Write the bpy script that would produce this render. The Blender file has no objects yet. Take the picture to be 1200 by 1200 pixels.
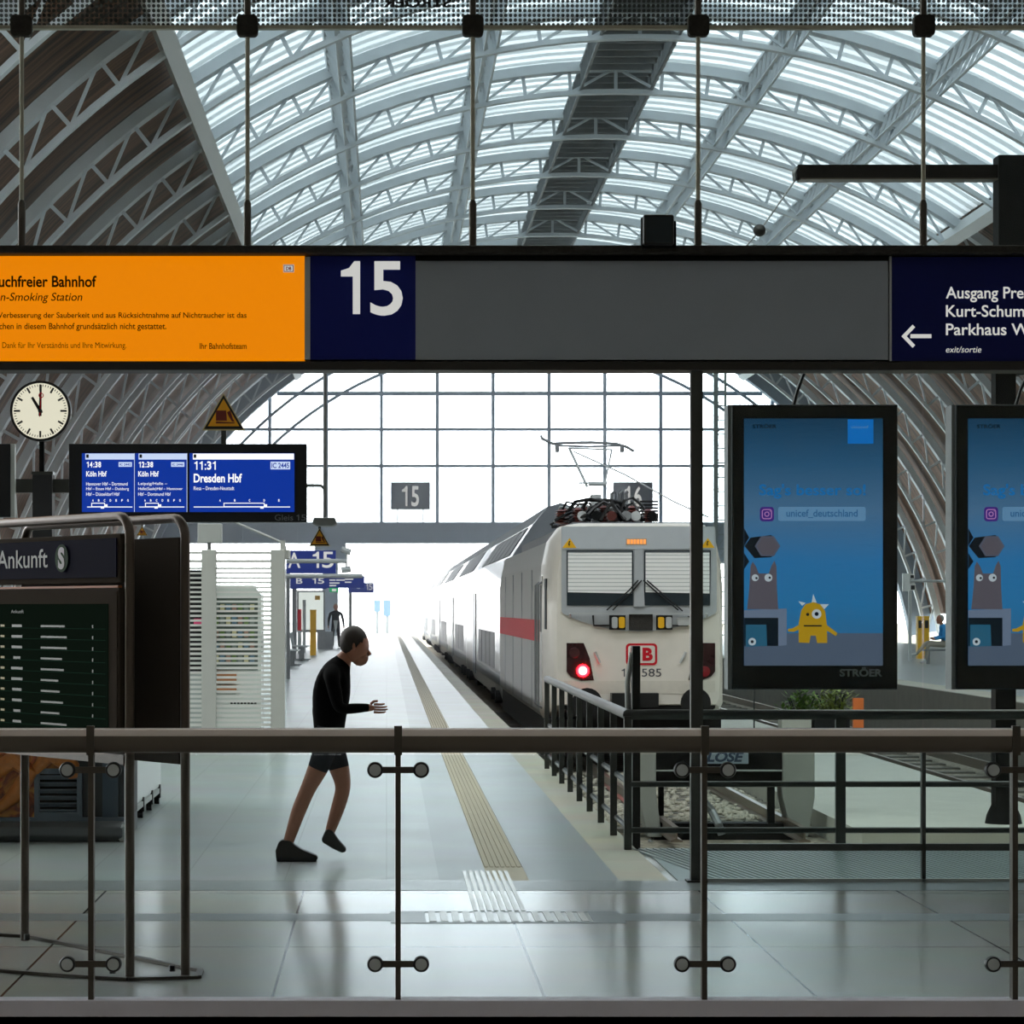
import bpy, bmesh, math, random
from mathutils import Vector, Matrix
random.seed(7)
S = bpy.context.scene
COL = S.collection
F = 3100.0            # focal length in pixels of the 1200 px frame
VX, VY, EYE = 453.0, 713.0, 1.6
# ------------------------------------------------------------------ camera, sky, light, exposure
cam_d = bpy.data.cameras.new('camera'); cam = bpy.data.objects.new('camera', cam_d); COL.objects.link(cam)
cam.location = (0, 0, EYE); cam.rotation_euler = (math.pi/2, 0, 0)
cam_d.sensor_width = 36; cam_d.lens = 36*F/1200
cam_d.shift_x = (600-VX)/1200; cam_d.shift_y = (VY-600)/1200
cam_d.clip_start = .1; cam_d.clip_end = 2000
S.camera = cam
W = bpy.data.worlds.new('overcast_sky'); S.world = W; W.use_nodes = True
bg = W.node_tree.nodes['Background']
bg.inputs[0].default_value = (.945, .975, 1, 1); bg.inputs[1].default_value = 7.0
S.view_settings.view_transform = 'Standard'; S.view_settings.look = 'None'
S.view_settings.gamma = 1; S.view_settings.exposure = 0.0; S.view_settings.use_curve_mapping = False
S.cycles.use_denoising = True
S.cycles.max_bounces = 8; S.cycles.diffuse_bounces = 4; S.cycles.glossy_bounces = 4
S.cycles.transparent_max_bounces = 24; S.cycles.transmission_bounces = 6
S.cycles.caustics_reflective = False; S.cycles.caustics_refractive = False
S.cycles.sample_clamp_indirect = 6

# ------------------------------------------------------------------ helpers
def lin(h):
    if not isinstance(h, str): return tuple(h)+(1,) if len(h) == 3 else h
    c = [int(h[i:i+2], 16)/255 for i in (0, 2, 4)]
    return tuple(x/12.92 if x <= .04045 else ((x+.055)/1.055)**2.4 for x in c)+(1,)
def nodes(name):
    m = bpy.data.materials.new(name); m.use_nodes = True
    nt = m.node_tree; nt.nodes.clear()
    out = nt.nodes.new('ShaderNodeOutputMaterial')
    return m, nt, out
def pm(name, c, rough=.6, metal=0, var=.12, scale=6, bump=0, bscale=40, stretch=(1, 1, 1), spec=.5, coat=0):
    """principled surface with a little procedural wear"""
    m, nt, out = nodes(name); N = nt.nodes.new; L = nt.links.new
    b = N('ShaderNodeBsdfPrincipled'); L(b.outputs[0], out.inputs[0])
    tc = N('ShaderNodeTexCoord'); mp = N('ShaderNodeMapping'); mp.inputs['Scale'].default_value = stretch
    L(tc.outputs['Object'], mp.inputs[0])
    nz = N('ShaderNodeTexNoise'); nz.inputs['Scale'].default_value = scale; nz.inputs['Detail'].default_value = 4
    L(mp.outputs[0], nz.inputs['Vector'])
    mx = N('ShaderNodeMix'); mx.data_type = 'RGBA'; col = lin(c)
    mx.inputs[6].default_value = tuple(x*(1-var) for x in col[:3])+(1,)
    mx.inputs[7].default_value = tuple(min(1, x*(1+var)) for x in col[:3])+(1,)
    L(nz.outputs['Fac'], mx.inputs[0]); L(mx.outputs[2], b.inputs['Base Color'])
    b.inputs['Roughness'].default_value = rough; b.inputs['Metallic'].default_value = metal
    b.inputs['Specular IOR Level'].default_value = spec; b.inputs['Coat Weight'].default_value = coat
    if bump:
        n2 = N('ShaderNodeTexNoise'); n2.inputs['Scale'].default_value = bscale; L(mp.outputs[0], n2.inputs['Vector'])
        bp = N('ShaderNodeBump'); bp.inputs['Strength'].default_value = bump; bp.inputs['Distance'].default_value = .02
        L(n2.outputs['Fac'], bp.inputs['Height']); L(bp.outputs[0], b.inputs['Normal'])
    return m
def em(name, c, s=1.0, gloss=.04):
    """self-lit face (lightbox, screen, lamp) with a faint gloss"""
    m, nt, out = nodes(name); N = nt.nodes.new; L = nt.links.new
    b = N('ShaderNodeBsdfPrincipled'); b.inputs['Base Color'].default_value = tuple(x*.15 for x in lin(c)[:3])+(1,)
    b.inputs['Roughness'].default_value = .35; b.inputs['Specular IOR Level'].default_value = gloss*10
    b.inputs['Emission Color'].default_value = lin(c); b.inputs['Emission Strength'].default_value = s
    L(b.outputs[0], out.inputs[0]); return m
def matte_em(name, c, e, s):
    m, nt, out = nodes(name); N = nt.nodes.new; L = nt.links.new
    d = N('ShaderNodeBsdfDiffuse'); d.inputs[0].default_value = lin(c); q = N('ShaderNodeEmission'); q.inputs[0].default_value = lin(e); q.inputs[1].default_value = s
    a = N('ShaderNodeAddShader'); L(d.outputs[0], a.inputs[0]); L(q.outputs[0], a.inputs[1]); L(a.outputs[0], out.inputs[0]); return m
def glass(name, tint='E4F0EE', refl=1.0, haze=0.0):
    m, nt, out = nodes(name); N = nt.nodes.new; L = nt.links.new
    t = N('ShaderNodeBsdfTransparent'); t.inputs[0].default_value = lin(tint)
    g = N('ShaderNodeBsdfGlossy'); g.inputs['Roughness'].default_value = .02
    fr = N('ShaderNodeFresnel'); fr.inputs[0].default_value = 1.35
    ml = N('ShaderNodeMath'); ml.operation = 'MULTIPLY'; ml.inputs[1].default_value = refl; L(fr.outputs[0], ml.inputs[0])
    mx = N('ShaderNodeMixShader'); L(ml.outputs[0], mx.inputs[0]); L(t.outputs[0], mx.inputs[1]); L(g.outputs[0], mx.inputs[2])
    src = mx
    if haze:
        d = N('ShaderNodeBsdfDiffuse'); d.inputs[0].default_value = (.75, .8, .8, 1)
        m2 = N('ShaderNodeMixShader'); m2.inputs[0].default_value = haze
        L(mx.outputs[0], m2.inputs[1]); L(d.outputs[0], m2.inputs[2]); src = m2
    L(src.outputs[0], out.inputs[0]); return m

def P(px, py, D): return Vector(((px-VX)*D/F, D, EYE-(py-VY)*D/F))
def PX(px, D): return (px-VX)*D/F
def PZ(py, D): return EYE-(py-VY)*D/F

_txt = {}
def text_geo(s, bold=0., shear=0.):
    k = (s, bold, shear)
    if k not in _txt:
        cu = bpy.data.curves.new('t', 'FONT'); cu.body = s; cu.offset = bold; cu.shear = shear; cu.resolution_u = 4
        o = bpy.data.objects.new('t', cu); COL.objects.link(o)
        dg = bpy.context.evaluated_depsgraph_get(); dg.update()
        me = bpy.data.meshes.new_from_object(o.evaluated_get(dg))
        v = [tuple(x.co[:2]) for x in me.vertices]; f = [tuple(p.vertices) for p in me.polygons]
        bpy.data.objects.remove(o); bpy.data.curves.remove(cu); bpy.data.meshes.remove(me)
        _txt[k] = (v, f)
    return _txt[k]

ROOT = {}
class MB:
    def __init__(s): s.v, s.f, s.mi, s.cur = [], [], [], 0
    def add(s, vs, fs):
        b = len(s.v); s.v += [Vector(x) for x in vs]
        for f in fs: s.f.append(tuple(b+i for i in f)); s.mi.append(s.cur)
        return s
    def box(s, x0, x1, y0, y1, z0, z1):
        vs = [(x, y, z) for x in (x0, x1) for y in (y0, y1) for z in (z0, z1)]
        return s.add(vs, [(0, 1, 3, 2), (4, 6, 7, 5), (0, 4, 5, 1), (2, 3, 7, 6), (0, 2, 6, 4), (1, 5, 7, 3)])
    def pbox(s, x0, y0, x1, y1, D, d=.05):
        """box whose front face is at depth D and covers the given rectangle of sight"""
        return s.box(PX(x0, D), PX(x1, D), D, D+d, PZ(y1, D), PZ(y0, D))
    def obox(s, c, u, v, w):
        c, u, v, w = map(Vector, (c, u, v, w)); vs = [c+a*u+b*v+e*w for a in (-1, 1) for b in (-1, 1) for e in (-1, 1)]
        return s.add(vs, [(0, 1, 3, 2), (4, 6, 7, 5), (0, 4, 5, 1), (2, 3, 7, 6), (0, 2, 6, 4), (1, 5, 7, 3)])
    def bar(s, p, q, a, b=None, up=(0, 0, 1)):
        p, q = Vector(p), Vector(q); b = b or a; d = q-p; n = d.normalized(); up = Vector(up)
        if abs(n.dot(up)) > .98: up = Vector((0, 1, 0))
        r = n.cross(up).normalized(); t = r.cross(n)
        return s.obox((p+q)/2, d/2, r*a/2, t*b/2)
    def tube(s, pts, r, n=8, closed=False):
        pts = [Vector(p) for p in pts]; m = len(pts); rings = []; prev = None
        rs = r if isinstance(r, (list, tuple)) else [r]*m
        for i, p in enumerate(pts):
            if closed: d = pts[(i+1) % m]-pts[i-1]
            else: d = pts[min(i+1, m-1)]-pts[max(i-1, 0)]
            d.normalize()
            if prev is None:
                a = Vector((0, 0, 1)) if abs(d.z) < .9 else Vector((0, 1, 0)); u = d.cross(a).normalized()
            else: u = (prev-d*prev.dot(d)).normalized()
            prev = u; w = d.cross(u)
            rings.append([p+(u*math.cos(2*math.pi*k/n)+w*math.sin(2*math.pi*k/n))*rs[i] for k in range(n)])
        vs = [x for rg in rings for x in rg]; fs = []
        for i in range(m if closed else m-1):
            j = (i+1) % m
            for k in range(n): fs.append((i*n+k, i*n+(k+1) % n, j*n+(k+1) % n, j*n+k))
        if not closed: fs += [tuple(range(n-1, -1, -1)), tuple((m-1)*n+k for k in range(n))]
        return s.add(vs, fs)
    def cyl(s, p, q, r, n=16): return s.tube([p, q], r, n)
    def lathe(s, prof, base, axis=(0, 0, 1), n=16):
        base, axis = Vector(base), Vector(axis).normalized()
        return s.tube([base+axis*(z+1e-5*i) for i, (rr, z) in enumerate(prof)], [rr for rr, z in prof], n)
    def prism(s, poly, o, u, v, w):
        """polygon in the (u,v) plane at o, thickened along w"""
        o, u, v, w = map(Vector, (o, u, v, w)); n = len(poly)
        vs = [o+u*a+v*b for a, b in poly]+[o+u*a+v*b+w for a, b in poly]
        return s.add(vs, [tuple(range(n)), tuple(range(2*n-1, n-1, -1))]+[(i, i+n, (i+1) % n+n, (i+1) % n) for i in range(n)])
    def pprism(s, pts, D, d=.01):
        return s.prism([(PX(x, D), PZ(y, D)) for x, y in pts], (0, D, 0), (1, 0, 0), (0, 0, 1), (0, d, 0))
    def ball(s, c, r, nu=12, nv=8, sc=(1, 1, 1)):
        c = Vector(c); vs = [c+Vector((0, 0, r*sc[2]))]; fs = []
        for i in range(1, nv):
            t = math.pi*i/nv
            for k in range(nu):
                a = 2*math.pi*k/nu; vs.append(c+Vector((r*sc[0]*math.sin(t)*math.cos(a), r*sc[1]*math.sin(t)*math.sin(a), r*sc[2]*math.cos(t))))
        vs.append(c-Vector((0, 0, r*sc[2]))); e = len(vs)-1
        for k in range(nu):
            fs.append((0, 1+k, 1+(k+1) % nu)); fs.append((e, 1+(nv-2)*nu+(k+1) % nu, 1+(nv-2)*nu+k))
        for i in range(nv-2):
            for k in range(nu):
                a, b = 1+i*nu+k, 1+i*nu+(k+1) % nu; fs.append((a, a+nu, b+nu, b))
        return s.add(vs, fs)
    def loft(s, secs, cap=True):
        n = len(secs[0]); vs = [p for sec in secs for p in sec]; fs = []
        for i in range(len(secs)-1):
            for k in range(n): fs.append((i*n+k, i*n+(k+1) % n, (i+1)*n+(k+1) % n, (i+1)*n+k))
        if cap: fs += [tuple(range(n-1, -1, -1)), tuple((len(secs)-1)*n+k for k in range(n))]
        return s.add(vs, fs)
    def text_on(s, t, o, u, v, w, h, bold=0., shear=0., prefix=None):
        """lettering whose ink fills w x h from its lower-left corner o"""
        vs, fs = text_geo(t, bold, shear); 
        x0 = min(a for a, b in vs); y0 = min(b for a, b in vs); y1 = max(b for a, b in vs)
        if prefix: pv = text_geo(prefix, bold, shear)[0]; x1 = max(a for a, b in pv)
        else: x1 = max(a for a, b in vs)
        o, u, v = Vector(o), Vector(u), Vector(v); kx, ky = w/(x1-x0), h/(y1-y0)
        return s.add([o+u*(a-x0)*kx+v*(b-y0)*ky for a, b in vs], fs)
    def ptext(s, t, x0, y0, x1, y1, D, **k):
        return s.text_on(t, P(x0, y1, D), (1, 0, 0), (0, 0, 1), (x1-x0)*D/F, (y1-y0)*D/F, **k)
    def build(s, name, mats, parent=None, smooth=False, bevel=0, local=False):
        me = bpy.data.meshes.new(name)
        vs = s.v
        if parent is not None and not local:
            inv = ROOT[parent.name].inverted(); vs = [inv @ x for x in vs]
        me.from_pydata([tuple(x) for x in vs], [], s.f); me.update()
        mats = mats if isinstance(mats, (list, tuple)) else [mats]
        for m in mats: me.materials.append(m)
        if len(mats) > 1:
            for p, i in zip(me.polygons, s.mi): p.material_index = i
        bm = bmesh.new(); bm.from_mesh(me); bmesh.ops.recalc_face_normals(bm, faces=bm.faces); bm.to_mesh(me); bm.free()
        if smooth:
            for p in me.polygons: p.use_smooth = True
            me.set_sharp_from_angle(angle=math.radians(38))
        o = bpy.data.objects.new(name, me); COL.objects.link(o)
        if bevel:
            md = o.modifiers.new('bevel', 'BEVEL'); md.width = bevel; md.segments = 2; md.limit_method = 'ANGLE'
        if parent is not None:
            o.parent = parent; ROOT[o.name] = ROOT[parent.name]
        else: ROOT[o.name] = Matrix()
        return o
    def solo(s, name, mats, label, cat, group=None, kind=None, **k):
        lo = Vector([min(v[i] for v in s.v) for i in range(3)]); hi = Vector([max(v[i] for v in s.v) for i in range(3)])
        b = Vector(((lo.x+hi.x)/2, (lo.y+hi.y)/2, lo.z)); s.v = [v-b for v in s.v]
        o = s.build(name, mats, **k); o.location = b; ROOT[o.name] = Matrix.Translation(b)
        return tag(o, label, cat, group, kind)
    def struct(s, name, mats, parent=None, **k):
        o = s.build(name, mats, parent, **k)
        if parent is None: o['kind'] = 'structure'
        return o
def tag(o, label, cat, group=None, kind=None):
    o['label'] = label; o['category'] = cat
    if group: o['group'] = group
    if kind: o['kind'] = kind
    return o
def thing(name, label, cat, loc=(0, 0, 0), rz=0, group=None):
    o = bpy.data.objects.new(name, None); COL.objects.link(o); o.empty_display_size = .1
    o.location = loc; o.rotation_euler = (0, 0, rz)
    ROOT[o.name] = Matrix.Translation(Vector(loc)) @ Matrix.Rotation(rz, 4, 'Z')
    return tag(o, label, cat, group)
def copy_tree(o, parent=None):
    c = o.copy(); COL.objects.link(c)
    if parent is not None: c.parent = parent
    for ch in [x for x in bpy.data.objects if x.parent == o]: copy_tree(ch, c)
    return c
def dup(o, dx, label, group=None):
    c = copy_tree(o); c.location = Vector(o.location)+Vector(dx); c['label'] = label
    if group: c['group'] = group
    return c
X3, Y3, Z3 = Vector((1, 0, 0)), Vector((0, 1, 0)), Vector((0, 0, 1))
def rrect(x0, y0, x1, y1, r, n=4):
    pts = []
    for cx, cy, a0 in ((x1-r, y1-r, 0), (x0+r, y1-r, 90), (x0+r, y0+r, 180), (x1-r, y0+r, 270)):
        for i in range(n+1):
            a = math.radians(a0+90*i/n); pts.append((cx+r*math.cos(a), cy+r*math.sin(a)))
    return pts
def circ(cx, cy, r, n=20): return [(cx+r*math.cos(2*math.pi*i/n), cy+r*math.sin(2*math.pi*i/n)) for i in range(n)]

# ------------------------------------------------------------------ materials
M = {}
M['steel'] = pm('brushed_steel', '8C8580', .32, .9, .1, 8, stretch=(1, 30, 30))
M['steel_dark'] = pm('dark_bronze_metal', '57524C', .4, .75, .12, 6)
M['rail_dark'] = pm('dark_painted_rail', '4A4D4C', .35, .6, .1, 6)
M['black'] = pm('black_plastic', '101214', .45, 0, .2, 8)
M['blackmetal'] = pm('black_painted_steel', '0E1011', .6, 0, .25, 5, bump=.1, spec=.1)
M['rust'] = pm('grimy_beam', '34322F', .8, .2, .5, 30, bump=.4, bscale=60)
M['greypanel'] = pm('grey_sign_panel', 'A0A8B5', .5, 0, .06, 3)
M['white'] = pm('white_lacquer', 'E6E8E6', .3, 0, .04, 3, coat=.3)
M['trainwhite'] = pm('white_train_paint', 'E9EBEC', .25, 0, .04, 2, coat=.4)
M['locowhite'] = pm('dusty_offwhite_loco_paint', 'E8E4DA', .4, 0, .08, 4, coat=.1)
M['locogrey'] = pm('grey_loco_surround', 'B2B8BC', .4, 0, .08, 4)
M['roofgrey'] = pm('grey_train_roof', '7A8086', .6, 0, .12, 3)
M['red'] = pm('traffic_red_paint', 'CC2230', .6, 0, .05, spec=.15)
M['darkglass'] = pm('dark_train_glass', '2A343A', .45, 0, .1, 3, spec=.25)
M['blind'] = pm('white_window_blind', 'F8FAF9', .6, 0, .02)
M['under'] = pm('black_underframe', '141516', .7, .2, .4, 6)
M['yellow'] = pm('yellow_paint', 'F0B81E', .4, 0, .06)
M['orange'] = pm('orange_plastic', 'F08040', .5, 0, .08)
M['insul'] = pm('redbrown_insulator', '6E3A34', .3, 0, .15)
M['greymetal'] = pm('grey_equipment', '83878A', .45, .5, .2, 8)
M['lightgrey'] = pm('light_grey_paint', 'B9BEBE', .45, .1, .06)
M['truss'] = pm('pale_grey_steel_paint', 'D0D7DC', .55, .1, .15, 1.5)
M['trussdark'] = pm('dark_gable_steel', '8593A2', .6, .1, .1, 1.5)
M['walkway'] = pm('dark_roof_walkway', '8A8E90', .6, .2, .3, 2)
M['concrete'] = pm('concrete_slab', 'C6C6BA', .75, 0, .12, 2.5, bump=.15, bscale=30)
M['concrete_dark'] = pm('weathered_concrete', '716E66', .85, 0, .25, 3, bump=.3, bscale=20)
M['buffer'] = pm('grey_painted_buffer_block', '9DA19C', .6, 0, .10, 5)
M['skin'] = pm('skin', 'A5705A', .5, 0, .08)
M['hair'] = pm('dark_hair', '241A15', .6, 0, .2, 60)
M['greyhair'] = pm('grey_hair', '9A9690', .6, 0, .2, 60)
M['cloth_black'] = pm('black_cloth', '0A0A0C', .9, 0, .2, 30, spec=.1)
M['cloth_grey'] = pm('charcoal_cloth', '2A2D32', .9, 0, .2, 30, spec=.1)
M['cloth_blue'] = pm('bright_blue_jacket', '2E8FD0', .8, 0, .1, 30)
M['cloth_beige'] = pm('beige_trousers', '9A9486', .85, 0, .1, 30)
M['leaf'] = pm('green_leaves', '5E7F34', .6, 0, .45, 20)
M['clear'] = glass('clear_glass', 'F8FCFB', .35)
M['railglass'] = glass('railing_glass', 'F4F8F9', .35, haze=.004)
M['gableglass'] = glass('gable_glass', 'F2F8FC', .5)
M['navy'] = pm('navy_sign_face', '17237A', .5, 0, .06, spec=.2)
M['blue_sign'] = em('blue_platform_sign', '2B3E90', .5)
M['white_letters'] = em('white_sign_letters', 'F2F2EE', .62)

def floor_mat():
    """polished terrazzo slabs with thin joints"""
    m, nt, out = nodes('polished_hall_floor'); N = nt.nodes.new; L = nt.links.new
    b = N('ShaderNodeBsdfPrincipled'); L(b.outputs[0], out.inputs[0])
    tc = N('ShaderNodeTexCoord'); mp = N('ShaderNodeMapping'); mp.inputs['Location'].default_value = (.47, -.75, 0)
    L(tc.outputs['Object'], mp.inputs[0])
    br = N('ShaderNodeTexBrick'); br.offset = 0; br.inputs['Scale'].default_value = 1
    br.inputs['Brick Width'].default_value = 1.12; br.inputs['Row Height'].default_value = 2.35
    br.inputs['Mortar Size'].default_value = .006; br.inputs['Mortar Smooth'].default_value = 0
    br.inputs['Color1'].default_value = lin('BFC0BA'); br.inputs['Color2'].default_value = lin('B8BAB5'); br.inputs['Mortar'].default_value = lin('3C3E3C')
    L(mp.outputs[0], br.inputs['Vector'])
    nz = N('ShaderNodeTexNoise'); nz.inputs['Scale'].default_value = 2; L(tc.outputs['Object'], nz.inputs['Vector'])
    mx = N('ShaderNodeMix'); mx.data_type = 'RGBA'; mx.blend_type = 'MULTIPLY'; mx.inputs[0].default_value = .2
    L(br.outputs['Color'], mx.inputs[6]); L(nz.outputs['Color'], mx.inputs[7]); L(mx.outputs[2], b.inputs['Base Color'])
    n2 = N('ShaderNodeTexNoise'); n2.inputs['Scale'].default_value = 2.5; n2.inputs['Detail'].default_value = 3
    m2 = N('ShaderNodeMapping'); m2.inputs['Scale'].default_value = (6, .5, 1); L(tc.outputs['Object'], m2.inputs[0]); L(m2.outputs[0], n2.inputs['Vector'])
    mr = N('ShaderNodeMapRange'); mr.inputs[3].default_value = .165; mr.inputs[4].default_value = .175; b.inputs['Specular IOR Level'].default_value = .36
    L(n2.outputs['Fac'], mr.inputs[0]); L(mr.outputs[0], b.inputs['Roughness'])
    return m
M['floor'] = floor_mat()
def platform_mat(name, c1, c2, rough, w=.6, h=.6):
    m, nt, out = nodes(name); N = nt.nodes.new; L = nt.links.new
    b = N('ShaderNodeBsdfPrincipled'); L(b.outputs[0], out.inputs[0])
    tc = N('ShaderNodeTexCoord')
    br = N('ShaderNodeTexBrick'); br.offset = 0; br.inputs['Scale'].default_value = 1
    br.inputs['Brick Width'].default_value = w; br.inputs['Row Height'].default_value = h; br.inputs['Mortar Size'].default_value = .004
    br.inputs['Color1'].default_value = lin(c1); br.inputs['Color2'].default_value = lin(c2); br.inputs['Mortar'].default_value = tuple(x*.6 for x in lin(c1)[:3])+(1,)
    L(tc.outputs['Object'], br.inputs['Vector'])
    nz = N('ShaderNodeTexNoise'); nz.inputs['Scale'].default_value = 1.3; nz.inputs['Detail'].default_value = 6; L(tc.outputs['Object'], nz.inputs['Vector'])
    mx = N('ShaderNodeMix'); mx.data_type = 'RGBA'; mx.blend_type = 'MULTIPLY'; mx.inputs[0].default_value = .3
    L(br.outputs['Color'], mx.inputs[6]); L(nz.outputs['Color'], mx.inputs[7]); L(mx.outputs[2], b.inputs['Base Color'])
    mr = N('ShaderNodeMapRange'); mr.inputs[3].default_value = rough-.05; mr.inputs[4].default_value = rough+.06
    L(nz.outputs['Fac'], mr.inputs[0]); L(mr.outputs[0], b.inputs['Roughness'])
    return m
M['platform'] = platform_mat('platform_tiles', 'A6ADAC', '9EA8A6', .30)
M['asphalt'] = platform_mat('grey_platform_strip', '98A0A0', '929A9A', .32, 3, 1.2)
M['tactile'] = pm('beige_tactile_slabs', 'B5AC96', .6, 0, .08, 3)
M['edge'] = platform_mat('platform_edge_slabs', 'BDBAA9', 'B3B0A0', .6, 5, .8)
def skylight_mat():
    """ribbed translucent roofing: rows of frosted panes between opaque bars"""
    m, nt, out = nodes('skylight_glazing'); N = nt.nodes.new; L = nt.links.new
    tc = N('ShaderNodeTexCoord'); sp = N('ShaderNodeSeparateXYZ'); L(tc.outputs['Object'], sp.inputs[0])
    dv = N('ShaderNodeMath'); dv.operation = 'DIVIDE'; dv.inputs[1].default_value = 1.075; L(sp.outputs['Y'], dv.inputs[0])
    fr = N('ShaderNodeMath'); fr.operation = 'FRACT'; L(dv.outputs[0], fr.inputs[0])
    gt = N('ShaderNodeMath'); gt.operation = 'GREATER_THAN'; gt.inputs[1].default_value = .52; L(fr.outputs[0], gt.inputs[0])
    nz = N('ShaderNodeTexNoise'); nz.inputs['Scale'].default_value = .25; nz.inputs['Detail'].default_value = 3; L(tc.outputs['Object'], nz.inputs['Vector'])
    mr = N('ShaderNodeMapRange'); mr.inputs[1].default_value = .3; mr.inputs[2].default_value = .7; mr.inputs[3].default_value = .75; mr.inputs[4].default_value = 1.15
    L(nz.outputs['Fac'], mr.inputs[0])
    sc = N('ShaderNodeVectorMath'); sc.operation = 'SCALE'; sc.inputs[0].default_value = (.185, .205, .217); L(mr.outputs[0], sc.inputs['Scale'])
    t = N('ShaderNodeBsdfTranslucent'); L(sc.outputs[0], t.inputs[0])
    t2 = N('ShaderNodeBsdfTranslucent'); t2.inputs[0].default_value = (.07, .081, .086, 1)
    d = N('ShaderNodeBsdfDiffuse'); d.inputs[0].default_value = (.3, .32, .33, 1)
    a1 = N('ShaderNodeAddShader'); L(t2.outputs[0], a1.inputs[0]); L(d.outputs[0], a1.inputs[1])
    mx = N('ShaderNodeMixShader'); L(gt.outputs[0], mx.inputs[0]); L(a1.outputs[0], mx.inputs[1]); L(t.outputs[0], mx.inputs[2])
    L(mx.outputs[0], out.inputs[0]); return m
M['skylight'] = skylight_mat()
def timber_mat():
    m, nt, out = nodes('dark_timber_boarding'); N = nt.nodes.new; L = nt.links.new
    b = N('ShaderNodeBsdfPrincipled'); b.inputs['Roughness'].default_value = .7; L(b.outputs[0], out.inputs[0])
    tc = N('ShaderNodeTexCoord'); mp = N('ShaderNodeMapping'); mp.inputs['Scale'].default_value = (.12, 3.2, .12); L(tc.outputs['Object'], mp.inputs[0])
    nz = N('ShaderNodeTexNoise'); nz.inputs['Scale'].default_value = 1.4; nz.inputs['Detail'].default_value = 5; L(mp.outputs[0], nz.inputs['Vector'])
    cr = N('ShaderNodeValToRGB'); cr.color_ramp.elements[0].position = .35; cr.color_ramp.elements[0].color = lin('2E2119')
    cr.color_ramp.elements[1].position = .68; cr.color_ramp.elements[1].color = lin('86614A')
    L(nz.outputs['Fac'], cr.inputs[0]); L(cr.outputs[0], b.inputs['Base Color']); return m
M['timber'] = timber_mat()
def gravel_mat():
    m, nt, out = nodes('track_ballast'); N = nt.nodes.new; L = nt.links.new
    b = N('ShaderNodeBsdfPrincipled'); b.inputs['Roughness'].default_value = .9; L(b.outputs[0], out.inputs[0])
    tc = N('ShaderNodeTexCoord'); v = N('ShaderNodeTexVoronoi'); v.inputs['Scale'].default_value = 14; L(tc.outputs['Object'], v.inputs['Vector'])
    cr = N('ShaderNodeValToRGB'); cr.color_ramp.elements[0].color = lin('6E675C'); cr.color_ramp.elements[1].color = lin('B3AA98')
    L(v.outputs['Color'], cr.inputs[0]); L(cr.outputs[0], b.inputs['Base Color'])
    bp = N('ShaderNodeBump'); bp.inputs['Strength'].default_value = 1; bp.inputs['Distance'].default_value = .05; bp.invert = True
    L(v.outputs['Distance'], bp.inputs['Height']); L(bp.outputs[0], b.inputs['Normal']); return m
M['gravel'] = gravel_mat()
def frit_mat():
    m, nt, out = nodes('dotted_frit_glass'); N = nt.nodes.new; L = nt.links.new
    tc = N('ShaderNodeTexCoord'); v = N('ShaderNodeTexVoronoi'); v.inputs['Scale'].default_value = 36; v.inputs['Randomness'].default_value = 0
    mp = N('ShaderNodeMapping'); mp.inputs['Scale'].default_value = (1, 0, 1); L(tc.outputs['Object'], mp.inputs[0]); L(mp.outputs[0], v.inputs['Vector'])
    lt = N('ShaderNodeMath'); lt.operation = 'LESS_THAN'; lt.inputs[1].default_value = .36; L(v.outputs['Distance'], lt.inputs[0])
    ml = N('ShaderNodeMath'); ml.operation = 'MULTIPLY'; ml.inputs[1].default_value = .8; L(lt.outputs[0], ml.inputs[0])
    t = N('ShaderNodeBsdfTransparent'); t.inputs[0].default_value = lin('F4F8F7')
    a = N('ShaderNodeBsdfDiffuse'); a.inputs[0].default_value = lin('5A5E5C')
    mx = N('ShaderNodeMixShader'); L(ml.outputs[0], mx.inputs[0]); L(t.outputs[0], mx.inputs[1]); L(a.outputs[0], mx.inputs[2]); L(mx.outputs[0], out.inputs[0])
    return m
M['frit'] = frit_mat()

# ================================================================== LARGE STRUCTURE
DG = 15.4       # depth of the sign gantry
# concourse shell around and behind the viewer
m = MB(); m.box(-14, 16, 10.82, 15.55, -1.5, 0); m.box(1.66, 16, 15.55, 17.7, -1.5, -.012); m.struct('floor', M['floor'])
m = MB(); m.box(-40, 40, -25, 10.82, -4.3, -4); m.struct('floor', pm('lower_hall_floor', '6E6A64', .4))
m = MB()
for y0, y1 in ((-25.4, -17.2), (-16, -9.2), (-8, -1.2), (0, 19), (31, 34)): m.box(-40, 40, y0, y1, 14, 14.5)
for x in (-30, -10, 10, 30): m.box(x-2, x+2, -25.4, 0, 13.7, 14.5)
m.struct('ceiling', pm('concourse_ceiling', '8A857C', .8))
m = MB(); m.box(-40, 40, -19, 0, 14.5, 14.52); m.struct('fill_skylight_rear', M['clear'])  # unseen glass over roof slots placed for fill light from behind
m = MB(); m.box(14, 40, 19, 31, 14, 14.5); m.struct('ceiling', bpy.data.materials['concourse_ceiling'])  # unseen cover added to keep skylight off the right side
m = MB(); m.box(-40, 14, 19, 31, 14.2, 14.22); m.struct('fill_skylight_front', glass('tinted_roof_glass', 'D2D2CE', .3))  # unseen roof opening added to brighten the platform and locomotive front
wm = pm('sandstone_wall', '8E8575', .8, 0, .2, 2)
m = MB(); m.box(-40, 40, -25.4, -25, -4, 14); m.struct('wall_back', wm)
m = MB(); m.box(-40.4, -40, -25.4, 34, -4, 14.5); m.struct('wall_left', wm)
m = MB(); m.box(40, 40.4, -25.4, 34, -4, 14.5); m.struct('wall_right', wm)
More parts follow.
